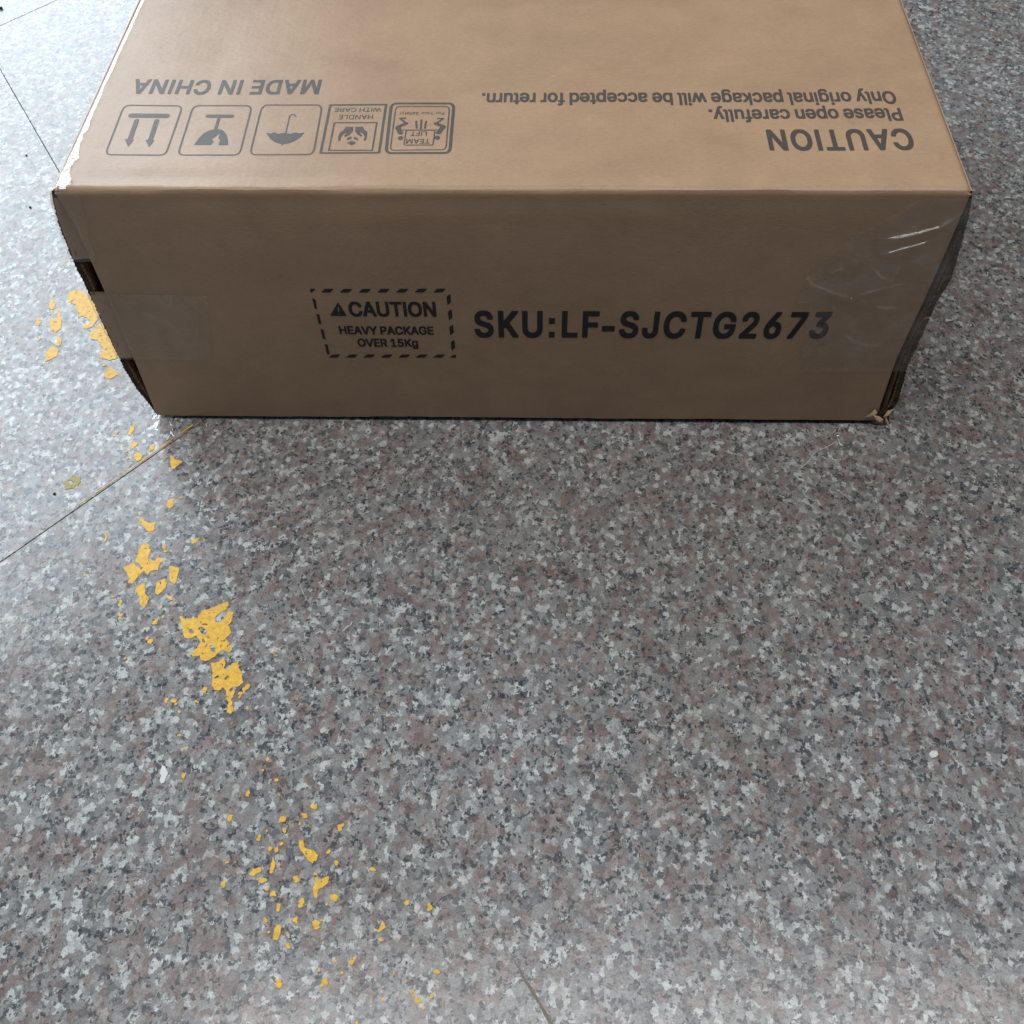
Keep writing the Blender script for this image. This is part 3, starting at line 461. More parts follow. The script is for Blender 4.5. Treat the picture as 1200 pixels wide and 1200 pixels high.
o = paint_piece([(240,275),(262,262),(285,250),(312,265),(295,290),(250,305)], [(270,275,8)], CA, 77, M_OLIVE, .0016)
if o: o['label'] = 'dirty olive-yellow paint patch'

def flecks(name, dots, mat, parent, seed):
    """tiny ragged paint flecks, joined"""
    V = []; Fc = []; r_ = np.random.default_rng(seed)
    for crop, x, y, r in dots:
        c = at(crop[0]+x/crop[2], crop[1]+y/crop[2]); rw = r/crop[2]*.00078
        n = 9; a0 = r_.uniform(0, 6.28); st = r_.uniform(1.0, 1.6); dr = r_.uniform(0, 3.14)
        rad = rw*r_.uniform(.65, 1.2, n); k0 = len(V); zt_ = r_.uniform(.00030, .00062)
        for lv, zz in ((1, zt_), (1.05, -.0002)):
            for k in range(n):
                a = a0+k*2*math.pi/n; px_, py_ = rad[k]*lv*st*math.cos(a), rad[k]*lv*math.sin(a)
                V.append((c[0]-LOC.x+px_*math.cos(dr)-py_*math.sin(dr), c[1]-LOC.y+px_*math.sin(dr)+py_*math.cos(dr), zz))
        Fc.append(tuple(range(k0, k0+n)))
        for k in range(n): Fc.append((k0+(k+1) % n, k0+k, k0+n+k, k0+n+(k+1) % n))
    return mesh_obj(name, V, Fc, mat, parent, smooth=False)
dots = [(CA, *d) for d in [(625,522,9),(628,540,5),(645,715,9),(652,722,5),(590,808,9),(596,800,6),(572,882,12),(560,870,6),(460,732,8),(455,742,6),(460,782,8),(458,792,5),(620,788,6),(612,750,5),(668,735,5),(485,185,6),(480,160,4),(430,100,5),(445,88,6),(615,183,5),(635,1103,6),(632,1110,5),(662,1108,8),(668,1118,6),(780,1062,8),(775,1072,6),(940,1055,10),(928,1064,8),(915,1080,8),(912,1090,5),(940,1135,6),(430,712,4),(475,945,5),(485,965,4),(470,930,3),(322,628,5),(326,634,3),(1045,918,5),(1050,935,4),(1040,928,3),(745,1110,5),(752,1112,4),(682,1150,5),(688,335,5),(680,338,4),(850,728,4),(1130,1100,3)]]
dots += [(CB, *d) for d in [(453,208,8),(449,216,5),(387,298,9),(390,290,6),(490,368,7),(494,360,5),(530,405,7),(552,410,7),(570,388,5),(490,478,9),(482,486,6),(470,492,8),(472,480,5),(505,515,9),(622,508,8),(624,518,6),(640,590,9),(637,602,7),(618,652,8),(622,662,5),(692,668,9),(695,680,7),(688,662,6),(752,578,10),(760,574,7),(682,257,9),(690,252,5),(775,328,9),(782,322,6),(735,415,6),(762,450,6),(764,458,5),(540,562,7),(546,566,5),(518,548,6),(515,658,7),(512,650,4),(593,745,6),(560,875,9),(563,885,8),(556,868,5),(722,870,8),(714,882,7),(728,878,6),(365,530,7),(369,520,4),(888,475,6),(894,478,5),(1010,595,7),(1015,590,4),(1090,612,7),(1088,602,5),(920,725,5),(757,798,5),(783,840,4),(1030,905,5),(1033,918,4),(1048,935,8),(1056,940,5),(1098,920,5),(1094,928,3),(1118,838,7),(1110,834,5),(925,935,4),(225,148,7),(520,90,6),(505,128,4),(552,163,5),(238,50,4),(210,5,5),(578,340,6),(582,344,4),(518,342,4),(380,452,4),(702,830,4),(1070,965,4),(835,1015,5),(1008,870,4),(885,935,3),(690,75,3),(634,316,4),(728,600,4),(710,655,4),(560,214,3),(563,460,4),(485,512,4),(525,698,4),(595,715,3),(716,735,3),(965,842,3)]]
dots += [(CC, *d) for d in [(425,362,12),(418,372,7),(665,1028,11),(672,1024,7),(400,412,6),(270,480,6),(320,700,8),(330,732,10),(345,580,7)]]
fo = flecks('paint_flecks', dots, M_YELLOW, paint, 5); fo['kind'] = 'stuff'
def strip_p(a, b, w0, w1, seed):
    o = strip('paint_in_joint', a, b, w0, w1, M_YELLOW, .0003, seed, None, .0004, .0009)
    if o:
        for v in o.data.vertices: v.co.x -= LOC.x; v.co.y -= LOC.y
        o.parent = paint
strip_p((128, 567), (226, 498), .00045, .0005, 31)
strip_p((68, 608), (128, 567), .0000, .00045, 37)

# ================================================================== the cardboard box
W, H, D = .7820, .2934, .66
XL = .0045; R = .0058                                # radius of the folds
box = empty('cardboard_box', (0, 0, 0))
tag(box, 'large brown cardboard box closed with clear tape, standing on the granite floor', 'box')
BZ = LIFT                                # everything on the box is measured from the lower front edge

def edge_wob(x):
    x = np.asarray(x, float)
    return .0013*vnoise(x/.09, 0*x, 3)+.0009*vnoise(x/.03, 0*x, 8)+.0009*np.exp(-((x-.60)/.05)**2)
def front_y(x, z):
    x = np.asarray(x, float); z = np.asarray(z, float)
    m = np.clip(z/H, 0, 1); mx = np.clip(np.minimum(x, W-x)/.12, 0, 1)
    env = np.sin(np.pi*m)
    return (-.0022*env*mx - .0006*fbm(x/.11, z/.09, 2)*np.clip((H-z)/.03, 0, 1)*mx
            + .0012*np.exp(-((H-.010-z)/.012)**2)*mx*(.6+.5*vnoise(x/.05, 0*x, 12)))
def top_z(x, y):
    x = np.asarray(x, float); y = np.asarray(y, float)
    mx = np.clip(np.minimum(x, W-x)/.10, 0, 1); my = np.clip(y/.06, 0, 1)
    dent = -.0010*np.exp(-((y-.018)/.010)**2)*mx*(.7+.4*vnoise(x/.06, 0*x, 5))
    return H - .0025*mx*my*np.sin(np.pi*np.clip(y/D, 0, 1)) + .0007*fbm(x/.12, y/.12, 4)*mx*my + dent
def side_drop(x):
    """rounding into the ends of the box"""
    x = np.asarray(x, float); t = np.clip((.0054-np.minimum(x+XL, W-x))/.0054, 0, 1)
    return .0054*(1-np.sqrt(np.maximum(0, 1-t*t*.98)))
def S_top(x, y, h):
    return np.stack([x, y, top_z(x, y)-side_drop(x)+h+BZ], 1)
def S_front(x, z, h):
    return np.stack([x, front_y(x, z)-h, z+BZ], 1)

# the top panel together with half of its front fold
xs = np.unique(np.concatenate([np.linspace(-XL, .012, 12), np.linspace(.012, W-.012, 190), np.linspace(W-.012, W, 8)]))
ys = np.unique(np.concatenate([np.linspace(R, .05, 26), np.linspace(.05, D, 90)]))
def bend(a, yb, zt):
    """a = 0 on the front panel .. 90 on the top panel"""
    A = math.radians(a); return yb+R-R*math.cos(A), zt-R+R*math.sin(A)
V = []
ny = 4+len(ys)
for x in xs:
    ew = float(edge_wob(x)); sd = float(side_drop(x)); yb = float(front_y(x, H-R)); zt = float(top_z(x, R))
    for a in (42, 55, 68, 80):
        y_, z_ = bend(a, yb, zt); V.append((x, y_, z_-sd+BZ+ew*.8*(1-(a-42)/48)))
    for y in ys:
        V.append((x, y+yb*max(0, 1-(y-R)/.03), float(top_z(x, y))-sd+BZ))
mesh_obj('top_panel', V, grid_faces(len(xs), ny), M_KRAFT, box)

# the front panel with the lower half of the fold; its two ends turn back into the small flaps
xl = lambda z: .0015+.0022*math.sin(math.pi*min(1, max(0, z/H)))
def xr(z):
    return float(np.interp(z, [0, .021, .094, .17, .223, .285, H], [.7740, .7738, .7716, .7762, .7782, .7800, .7815]))
zs = np.concatenate([np.linspace(0, H-R, 70)])
V = []; ts = np.linspace(0, 1, 200); rows = []
for t in ts:
    for z in zs:
        a, b_ = xl(z)-.0045*max(0, (z-.25)/.0434)**1.5, xr(z); x = a+(b_-a)*t
        V.append((x, float(front_y(x, z)), z+BZ+max(0, 1-z/.012)*(.0014+.0010*float(vnoise(x/.11, 0, 21))+.0003*float(vnoise(x/.012, 0, 22)))))
    x = -.0032+(xr(H)+.0032)*t
    ew = float(edge_wob(x)); yb = float(front_y(x, H-R)); zt = float(top_z(x, R)); sd = float(side_drop(x))
    for a in (14, 28, 42):
        y_, z_ = bend(a, yb, zt); V.append((x, y_, z_+BZ-sd*a/42+ew*.8*a/42))
nz = len(zs)+3
Fc = grid_faces(len(ts), nz)
# turned-back ends
for side in (0, 1):
    col0 = 0 if side == 0 else (len(ts)-1)*nz
    prev = [col0+k for k in range(nz)]
    for k_, (dx, dy) in enumerate([(.0012, .0006), (.0022, .0022), (.0026, .006), (.003, .16)]):
        sgn = -1 if side == 0 else 1
        st = len(V)
        for k in range(nz):
            v = V[col0+k]
            V.append((v[0]+sgn*dx*.6, v[1]+dy, v[2]))
        cur = [st+k for k in range(nz)]
        for k in range(nz-1):
            f = (prev[k], cur[k], cur[k+1], prev[k+1]) if side == 1 else (cur[k], prev[k], prev[k+1], cur[k+1])
            Fc.append(f)
        prev = cur
mesh_obj('front_panel', V, Fc, M_KRAFT, box)

# back panel and bottom
mesh_obj('back_panel', [(0, D, BZ), (W, D, BZ), (W, D, H+BZ-.001), (0, D, H+BZ-.001)], [(1, 0, 3, 2)], M_KRAFT, box, smooth=False)
V = []; bx = np.linspace(.004, W-.012, 40); by = np.linspace(.006, D-.004, 30)
for x in bx:
    for y in by:
        s_ = math.sin(math.pi*(x-.004)/(W-.016))**.5*math.sin(math.pi*min(1, (y-.006)/.2/2)) if y < .2 else math.sin(math.pi*(x-.004)/(W-.016))**.5
        V.append((x, y, max(.0004, .0045-.0045*s_)))
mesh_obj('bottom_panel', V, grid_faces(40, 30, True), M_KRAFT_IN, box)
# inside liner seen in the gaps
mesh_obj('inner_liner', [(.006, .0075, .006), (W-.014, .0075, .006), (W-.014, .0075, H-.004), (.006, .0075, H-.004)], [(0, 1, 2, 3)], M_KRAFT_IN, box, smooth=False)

# ---- the long end flaps: bulging corrugated sheets with their cut edge towards the camera
def prof(zz, side):
    if side == 0:
        return np.interp(zz, [0, .017, .042, .069, .104, .14, .177, .2157, .240, .2574, .272, .284, .2934],
                         [.0000, -.0030, -.0098, -.0126, -.0135, -.0140, -.0142, -.0152, -.0142, -.0128, -.0104, -.0080, -.0052])
    return np.interp(zz, [0, .0146, .032, .0787, .1178, .150, .1707, .1936, .2056, .235, .2607, .280, .2934],
                     [W+.005, W+.0077, W+.0098, W+.0052, W+.0068, W+.0075, W+.0086, W+.0128, W+.0116, W+.0092, W+.0062, W+.003, W-.0006])
def smooth_prof(side):
    zz = np.linspace(0, H, 400); p_ = prof(zz, side)
    k = np.exp(-(np.arange(-14, 15)/6.0)**2); k /= k.sum()
    pp = np.convolve(np.pad(p_, 14, mode='edge'), k, 'valid'); return zz, pp
PROF = [smooth_prof(0), smooth_prof(1)]
def pf(z, side, teeth=True):
    zz, pp = PROF[side]; r = np.interp(z, zz, pp)
    return r
def flap(z0, z1, side, name, seed, thick=.0058, fy=.0022):
    """cross-section follows pf(z); liner - fluted core - liner visible on the cut edge"""
    sgn = -1 if side == 0 else 1
    n = 110; zz = np.linspace(z0, z1, n)
    out = np.array([pf(z, side) for z in zz])
    out = out+sgn*(.00045*np.sin(zz*2*math.pi/.0046+seed)+.0004*vnoise(zz/.003, 0*zz, seed))*np.clip((H-zz)/.03, 0, 1)
    inn = out-sgn*thick*np.clip((H+.004-zz)/.02, .15, 1)
    yy = [fy, fy+.0008, .03, .10, .20, .33, .46, .56, D-.01, D-.002]
    V = []
    rg = fy+.0007*vnoise(zz/.004, 0*zz, seed+4)
    for k, y in enumerate(yy):
        env = 1.0+.15*math.sin(math.pi*y/D)
        for s_, arr in ((0, out), (1, inn)):
            for i in range(n):
                x = arr[i]; edge_x = 0 if side == 0 else W
                xx = edge_x+(x-edge_x)*(env if k > 1 else 1)
                V.append((xx, y if k > 1 else y+(rg[i]-fy), zz[i]+BZ))
    m = 2*n; Fc = []
    for k in range(len(yy)-1):
        for i in range(n-1):
            a, b_ = k*m+i, (k+1)*m+i
            Fc.append((a, b_, b_+1, a+1) if side == 1 else (b_, a, a+1, b_+1))
            a, b_ = k*m+n+i, (k+1)*m+n+i
            Fc.append((b_, a, a+1, b_+1) if side == 1 else (a, b_, b_+1, a+1))
        for i in (0, n-1):
            Fc.append((k*m+i, k*m+n+i, (k+1)*m+n+i, (k+1)*m+i))
    o = mesh_obj(name, V, Fc, M_KRAFT, box)
    # the cut edge: two liners with the fluting wave between them
    E = []; EF = []
    y0 = fy-.0004
    def band(xa, xb, yoff):
        k0 = len(E)
        for i in range(n): E.append((xa[i], rg[i]-.0004+yoff, zz[i]+BZ)); E.append((xb[i], rg[i]-.0004+yoff, zz[i]+BZ))
        for i in range(n-1): EF.append((k0+2*i, k0+2*i+1, k0+2*i+3, k0+2*i+2))
    th = np.abs(out-inn)
    band(out, out-sgn*th*.12, 0); band(inn+sgn*th*.12, inn, 0)
    mid = (out+inn)/2; wave = np.sin(zz*2*math.pi/.0068)*th*.34
    band(mid+wave-.0004, mid+wave+.0004, 0.0001)
    band(out, inn, .0009)
    e = mesh_obj('cut_edge', E, EF, M_EDGE, o, smooth=False)
    return o
flap(.1480, H-.0025, 0, 'end_flap', 1); flap(.0010, .1465, 0, 'end_flap', 2)
flap(.1480, H-.0025, 1, 'end_flap', 3); flap(.0060, .1465, 1, 'end_flap', 4)
# the small folded flap whose edge shows between front panel and end flap on the right
zz = np.linspace(.010, .262, 60)
xa = np.array([xr(z) for z in zz])+.0050; xb = xa+np.clip((.30-zz)/.05, .2, 1)*.0034
V = []; 
for y in (.0030, .15):
    for arr in (xa, xb):
        for i in range(60): V.append((arr[i], y+.0004*math.sin(i*.9), zz[i]+BZ))
Fc = []
for i in range(59):
    Fc.append((i, 60+i, 61+i, i+1)); Fc.append((120+i, i, i+1, 121+i)); Fc.append((60+i, 180+i, 181+i, 61+i))
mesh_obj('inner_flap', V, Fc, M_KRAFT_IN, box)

for z0_, z1_ in ((.088, .176), (.216, .284)):
    zz = np.linspace(z0_, z1_, 30); V = []
    for s_ in np.linspace(0, 1, 6):
        for i, z in enumerate(zz):
            a = float(pf(z, 0))+.0016+.0006*float(vnoise(z/.004, 0, 91)); b_ = xl(z)+.003
            V.append((a+(b_-a)*s_, .0010+.0012*s_+.0008*float(vnoise(z/.02, s_*2, 92)), z+BZ))
    mesh_obj('inner_flap', V, grid_faces(6, 30), M_KRAFT, box)

# ---- torn lower right corner: curled bits of liner
def shard(pts, mat, name, parent, seed, curl=.002):
    """pts: photo pixels on the front plane with an own distance y; a small curled fan of paper"""
    V = []; r_ = np.random.default_rng(seed)
    P = [at(px, py, 1, yy) for px, py, yy in pts]
    c = np.mean(P, 0)+np.array([0, -curl, 0])
    n = len(P); V = [tuple(c)]+[tuple(p) for p in P]
    k0 = len(V)
    V += [(c[0]+.0003, c[1]+.0009, c[2]-.0002)]+[(p[0]+.0003, p[1]+.0009, p[2]-.0002) for p in P]
    Fc = [(0, 1+i, 1+(i+1) % n) for i in range(n)]+[(k0, k0+1+(i+1) % n, k0+1+i) for i in range(n)]
    Fc += [(1+i, k0+1+i, k0+1+(i+1) % n, 1+(i+1) % n) for i in range(n)]
    return mesh_obj(name, V, Fc, mat, parent, smooth=False)
shard([(1014,489,-.002),(1020,485,-.003),(1025,480,-.002),(1028,484,-.004),(1026,489,-.003)], M_TORN, 'torn_corner', box, 1)
shard([(1024,487,-.006),(1031,489,-.007),(1035,492,-.007),(1034,496,-.006),(1029,495,-.006),(1025,492,-.005)], M_TORN, 'torn_corner', box, 2, .003)
shard([(1035,489,-.003),(1040,482,-.001),(1047,480,.001),(1043,484,.000),(1038,491,-.002)], M_TORN, 'torn_corner', box, 3)
shard([(1038,489,-.006),(1041,495,-.006),(1043,502,-.007),(1040,499,-.007),(1037,493,-.006)], M_TORN, 'torn_corner', box, 4)
shard([(1022,496,-.001),(1030,484,.001),(1042,482,.002),(1042,498,-.001),(1034,499,-.002)], M_EDGE, 'torn_corner', box, 5, -.002)

# ------------------------------------------------------------------ printing on the top
def topw(px, py): return at(px, py, 2, H+BZ)[:2]
def frontw(px, py):
    p = at(px, py, 1, 0.0); return np.array([p[0], p[2]-BZ])
def field(lo, hi, g):
    X, Y = np.meshgrid(np.arange(lo[0], hi[0], g), np.arange(lo[1], hi[1], g), indexing='ij')
    return X, Y, np.full(X.shape, -1.0)
def top_text(name, text, right, left, base_y, cap_y, g=.0005, bold=.042, label=None, track=0.0):
    """upside-down line: starts at the right pixel, baseline away from the camera"""
    a = topw(right, base_y[0]); b = topw(left, base_y[1]); c = topw(right, cap_y)
    y0 = (a[1]+b[1])/2; cap = c[1]-a[1]
    X, Y, F = field((b[0]-.004, y0+1.2*cap), (a[0]+.004, y0-.45*cap), g)
    text_field(X, Y, F, text, a[0], b[0], y0, cap, bold, track)
    F = F-np.clip(fbm(X/.0012, Y/.0012, 3)-.55, 0, 1)*.002
    o = march(X, Y, F, S_top, name, M_INK_TOP, box, lift=.00015)
    if label: o['label'] = label
    return o
def fixn(o):
    return o
top_text('lettering', 'CAUTION', 1065.5, 897, (152, 150.5), 175.5, bold=.048, track=.09)
top_text('lettering', 'Please open carefully.', 1055, 830.5, (127.2, 126), 141.3, g=.00042, bold=.046)
top_text('lettering', 'Only original package will be accepted for return.', 1047, 565, (106.3, 108), 120.2, g=.00042, bold=.046)
top_text('lettering', 'MADE IN CHINA', 377.5, 160, (91.3, 93.5), 107.3, bold=.045, track=.05)

# handling symbols, given as photo pixels on the top of the box
def conv(pts, crop): return np.array([topw(crop[0]+x/crop[2], crop[1]+y/crop[2]) for x, y in pts])
def rounded(q, r, n=6):
    """rounded quadrilateral outline through pixel corners q"""
    out = []
    for i in range(4):
        p0, p1, p2 = np.array(q[i-1], float), np.array(q[i], float), np.array(q[(i+1) % 4], float)
        a = p1+(p0-p1)/np.linalg.norm(p0-p1)*r; b = p1+(p2-p1)/np.linalg.norm(p2-p1)*r
        for k in range(n+1):
            t = k/n; out.append(tuple((1-t)**2*a+2*t*(1-t)*p1+t*t*b))
    return out
def symbol(shapes, crop, label, g=.0004):
    """shapes: ('line', pts, width_px), ('ring', closed pts, width_px), ('fill', pts), ('cut', pts), ('dot', x, y, r), ('text', ...)"""
    allp = []
    for s in shapes:
        if s[0] == 'ring': allp += list(conv(s[1], crop))
    allp = np.array(allp); X, Y, F = field(allp.min(0)-.003, allp.max(0)+.003, g)
    px = .00078
    for s in shapes:
        if s[0] == 'line': F = np.maximum(F, sd_line(X, Y, conv(s[1], crop), (s[2]*1.15+.15)/2*px))
        elif s[0] == 'ring': F = np.maximum(F, (s[2]*1.5+.25)/2*px-seg_dist(X, Y, conv(s[1], crop)))
        elif s[0] == 'fill': F = np.maximum(F, sd_poly(X, Y, conv(s[1], crop)))
        elif s[0] == 'cut': F = np.minimum(F, -sd_poly(X, Y, conv(s[1], crop)))
        elif s[0] == 'dot':
            c = conv([(s[1], s[2])], crop)[0]; F = np.maximum(F, s[3]/crop[2]*px-np.hypot(X-c[0], (Y-c[1])/1.25))
        elif s[0] == 'text':
            _, t, xr_, xl_, yb_, yc_, bo = s
            a, b, c = conv([(xr_, yb_), (xl_, yb_), (xr_, yc_)], crop)
            text_field(X, Y, F, t, a[0], b[0], (a[1]+b[1])/2, c[1]-a[1], bo)
    F = F-np.clip(fbm(X/.0012, Y/.0012, 6)-.6, 0, 1)*.0012
    o = march(X, Y, F, S_top, 'handling_symbol', M_INK_TOP, box, lift=.00015); o['label'] = label
    return o
K2 = (100, 80, 4.0)
symbol([('ring', rounded([(182,171),(455,171),(375,406),(92,404)], 30), 1.3),
        ('line', [(217,219),(378,219)], 7.2),
        ('line', [(240,242),(206,340)], 5.0), ('fill', [(184,330),(228,332),(200,367)]),
        ('line', [(334,242),(302,340)], 5.0), ('fill', [(280,332),(324,334),(298,367)])],
       K2, 'this-way-up symbol with two arrows and a bar', .0004)
symbol([('ring', rounded([(505,169),(780,169),(722,405),(432,405)], 30), 1.3),
        ('line', [(574,219),(684,219)], 5.4), ('line', [(627,222),(610,280)], 3.2),
        ('fill', [(508,356),(530,325),(555,300),(580,287),(615,279),(645,287),(662,308),(668,335),(669,357),(590,356)]),
        ('cut', [(585,360),(600,340),(592,328),(630,300),(622,325),(632,335),(620,360)])],
       K2, 'fragile symbol with a cracked glass')
symbol([('ring', rounded([(828,166),(1110,166),(1068,403),(770,403)], 30), 1.3),
        ('fill', [(846,298),(868,302),(885,296),(905,303),(932,299),(960,304),(985,297),(1005,301),(1028,297),(1010,318),(980,338),(950,350),(925,353),(895,347),(868,330)]),
        ('line', [(926,350),(922,358)], 1.2),
        ('line', [(938,302),(950,250),(957,218),(968,210),(980,212),(986,222)], 1.3)],
       K2, 'keep-dry symbol with an umbrella')
K4 = (370, 110, 13.333)
symbol([('ring', [(225,155),(1098,148),(988,908),(75,918)], 1.9), ('ring', [(290,434),(952,434),(880,870),(203,874)], 1.2),
        ('text', 'WITH CARE', 1022, 297, 200, 262, .02), ('text', 'HANDLE', 903, 362, 310, 380, .02),
        ('fill', [(580,500),(470,500),(440,545),(375,590),(350,655),(348,722),(365,732),(383,715),(392,665),(430,615),(470,595),(478,605),(445,635),(448,655),(475,655),(530,620),(572,575),(582,545)]),
        ('fill', [(618,500),(735,498),(755,540),(805,580),(802,640),(785,712),(765,722),(745,708),(760,655),(740,610),(705,590),(685,595),(722,632),(715,652),(690,645),(650,620),(612,575)]),
        ('fill', [(480,710),(488,672),(555,650),(556,690)]), ('fill', [(590,690),(592,652),(655,675),(658,712)]),
        ('fill', [(482,752),(565,720),(635,750),(555,792)])],
       K4, 'square handle-with-care symbol with two hands', .00036)
K5 = (440, 110, 12.0)
symbol([('ring', rounded([(222,119),(1103,116),(1045,825),(145,825)], 80), 2.3), ('ring', rounded([(285,162),(1040,160),(990,778),(205,785)], 60), .9),
        ('text', 'For Your Safety!', 968, 342, 242, 278, .012),
        ('line', [(572,372),(578,472)], 2.0), ('line', [(645,352),(636,478)], 2.0), ('line', [(710,375),(694,472)], 2.0),
        ('ring', rounded([(430,500),(835,500),(808,712),(400,712)], 22), .9),
        ('line', [(345,497),(880,497)], 1.0),
        ('text', 'LIFT', 728, 497, 520, 582, .03), ('text', 'TEAM', 765, 432, 626, 690, .03),
        ('dot', 352, 612, 38), ('dot', 868, 608, 38),
        ('line', [(420,328),(345,332),(382,362),(430,404)], 2.0), ('line', [(430,404),(310,455)], 4.2), ('line', [(312,462),(352,540)], 5.2),
        ('line', [(875,332),(952,330),(915,362),(845,405)], 2.0), ('line', [(845,405),(955,448)], 4.2), ('line', [(950,455),(885,538)], 5.2)],
       K5, 'team-lift symbol with two figures lifting a box', .00034)

# ------------------------------------------------------------------ printing on the front
def front_text(name, text, x0, x1, base_y, cap_y, g=.0005, bold=.045, track=0.0, mat=M_INK):
    a = frontw(x0, base_y[0]); b = frontw(x1, base_y[1]); c = frontw((x0+x1)/2, cap_y); y0 = (a[1]+b[1])/2
    cap = c[1]-y0
    X, Y, F = field((a[0]-.004, y0-.4*cap), (b[0]+.004, y0+1.3*cap), g)
    text_field(X, Y, F, text, a[0], b[0], y0, cap, bold, track)
    F = F-np.clip(fbm(X/.0014, Y/.0014, 9)-.6, 0, 1)*.0015
    return march(X, Y, F, S_front, name, mat, box, lift=.00025)
front_text('lettering', 'SKU:LF-SJCTG2673', 558, 968, (392.8, 393.2), 364.4, g=.0006, bold=.056, track=.13)
front_text('lettering', 'CAUTION', 411, 512, (368, 368.2), 352.2, bold=.052)
front_text('lettering', 'HEAVY PACKAGE', 398.7, 508.5, (389.4, 389.6), 380.6, g=.0004, bold=.058)
front_text('lettering', 'OVER 15Kg', 420.5, 490.5, (404, 404), 395.3, g=.0004, bold=.058)
def fconv(pts): return np.array([frontw(x, y) for x, y in pts])
# hatched frame
X, Y, F = field((.195, .085), (.342, .192), .0005)
def quadsd(pts):
    global F
    F = np.maximum(F, sd_poly(X, Y, fconv(pts)))
for k in range(7):                                     # upper row
    x = 376.6+k*21.9
    quadsd([(x, 340.6), (x+10.5, 340.6), (x+15, 336.4), (x+4.5, 336.4)])
quadsd([(363.6, 336.4), (370.5, 336.4), (366, 340.6), (364.5, 340.8)])
for k in range(7):                                     # lower row
    x = 385+k*20.4
    quadsd([(x, 417.2), (x+10.5, 417.2), (x+14.5, 413.6), (x+5, 413.6)])
quadsd([(527, 417.2), (534.6, 417.4), (534.3, 413.8), (531, 414.5)])
for k in range(4):                                     # left and right rows
    y = 347.5+k*17.9; x = 366.3+k*4.8
    quadsd([(x, y), (x+3.6, y+1.2), (x+6, y+12.6), (x+2.8, y+11.6)])
    y = 342.5+k*17.8; x = 523.4+k*1.6
    quadsd([(x, y+3.0), (x+4.4, y), (x+5.4, y+9.5), (x+1.3, y+13.0)])
march(X, Y, F, S_front, 'hatched_frame', M_INK, box, lift=.00025)
X, Y, F = field((.21, .14), (.245, .175), .0004)
F = sd_poly(X, Y, fconv([(387.2, 368), (407, 368), (396.5, 351.8)]))
F = np.minimum(F, -sd_line(X, Y, fconv([(396.8, 357.5), (397.1, 362.4)]), .0006))
F = np.minimum(F, -sd_line(X, Y, fconv([(397.2, 365.3), (397.2, 365.8)]), .0006))
march(X, Y, F, S_front, 'warning_triangle', M_INK, box, lift=.00025)

# ------------------------------------------------------------------ clear tape
def film(name, z0, z1, xin, side, ridges, seed, rough_edge=.0, wrap=.12, mat=M_TAPE, amp=.00024, g=.0006):
    """tape stuck round the end of the box: xin(z) = inner end on the front panel, wrap = length on the end"""
    sgn = 1 if side == 0 else -1
    nz = int((z1-z0)/g)+2; zz = np.linspace(z0, z1, nz)
    sf = np.arange(-.010, .135, g)
    rows = []
    su = np.concatenate([-np.linspace(wrap, .012, 16), sf])
    Zg, Sg = np.meshgrid(zz, su, indexing='ij')
    P = pf(Zg, side)+(-sgn)*.0009
    X = np.where(Sg >= 0, P+sgn*Sg, P)
    Yb = front_y(X, Zg)
    inside = np.clip((sgn*(X-(0 if side == 0 else W))-.004)/.006, 0, 1)
    Yb = Yb*inside+(1-inside)*(-.0002)
    h = .0007+amp*(1+fbm(X/.009, Zg/.009, seed))+amp*.6*fbm(X/.003, Zg/.003, seed+3)
    for pts, ht, wd in ridges:
        q = fconv(pts); d = seg_dist(X, Zg, q, closed=False)
        L = np.hypot(*(np.diff(q, axis=0).T)).sum()
        e = np.minimum(np.hypot(X-q[0][0], Zg-q[0][1]), np.hypot(X-q[-1][0], Zg-q[-1][1]))
        h = h+(1.7 if ht < .0020 else 1.05)*ht*np.exp(-(d/(.8*wd))**2)*np.clip(e/(L*.25)+.15, 0, 1)
    Yf = Yb-h
    Ys = np.where(Sg < 0, -Sg+.0002, Yf)
    # rounded turn round the end
    Xs = np.where(Sg < 0, P-sgn*.0002*(1+fbm(Sg/.01, Zg/.01, seed)), X)
    Xin = np.vectorize(xin)(zz)+.0006*vnoise(zz/.0025, 0*zz, seed)*(1+rough_edge)
    V = []; Fc = []; idx = -np.ones(Zg.shape, int)
    ok = sgn*(Xs-Xin[:, None]) <= 0
    for i, j in zip(*np.where(ok)):
        idx[i, j] = len(V); V.append((Xs[i, j], Ys[i, j], Zg[i, j]+BZ))
    for i in range(nz-1):
        for j in range(len(su)-1):
            q = (idx[i, j], idx[i, j+1], idx[i+1, j+1], idx[i+1, j])
            if min(q) >= 0: Fc.append(q if side == 0 else q[::-1])
    return mesh_obj(name, V, Fc, mat, box)
lx = lambda z: .088+.0*z
film('tape', .0880, .1755, lambda z: .0830+(z-.088)*.22, 0,
     [([(140,358),(152,361),(175,368),(200,377),(213,379)], .0011, .0013), ([(178,344),(186,352),(200,360)], .0007, .0014),
      ([(118,352),(128,358),(140,362)], .0006, .0012), ([(184,404),(205,404),(218,394),(226,383)], .0005, .0015), ([(131,378),(140,395),(155,418)], .0006, .0014),
      ([(232,350),(233,385),(231,418)], .0005, .0018)], 41, mat=M_TAPE_HAZY)
film('tape', .2150, .2900, lambda z: .008+.010*(z-.215)/.07, 0,
     [([(78,232),(90,255),(104,290)], .0006, .0015)], 45, mat=M_TAPE_HAZY)
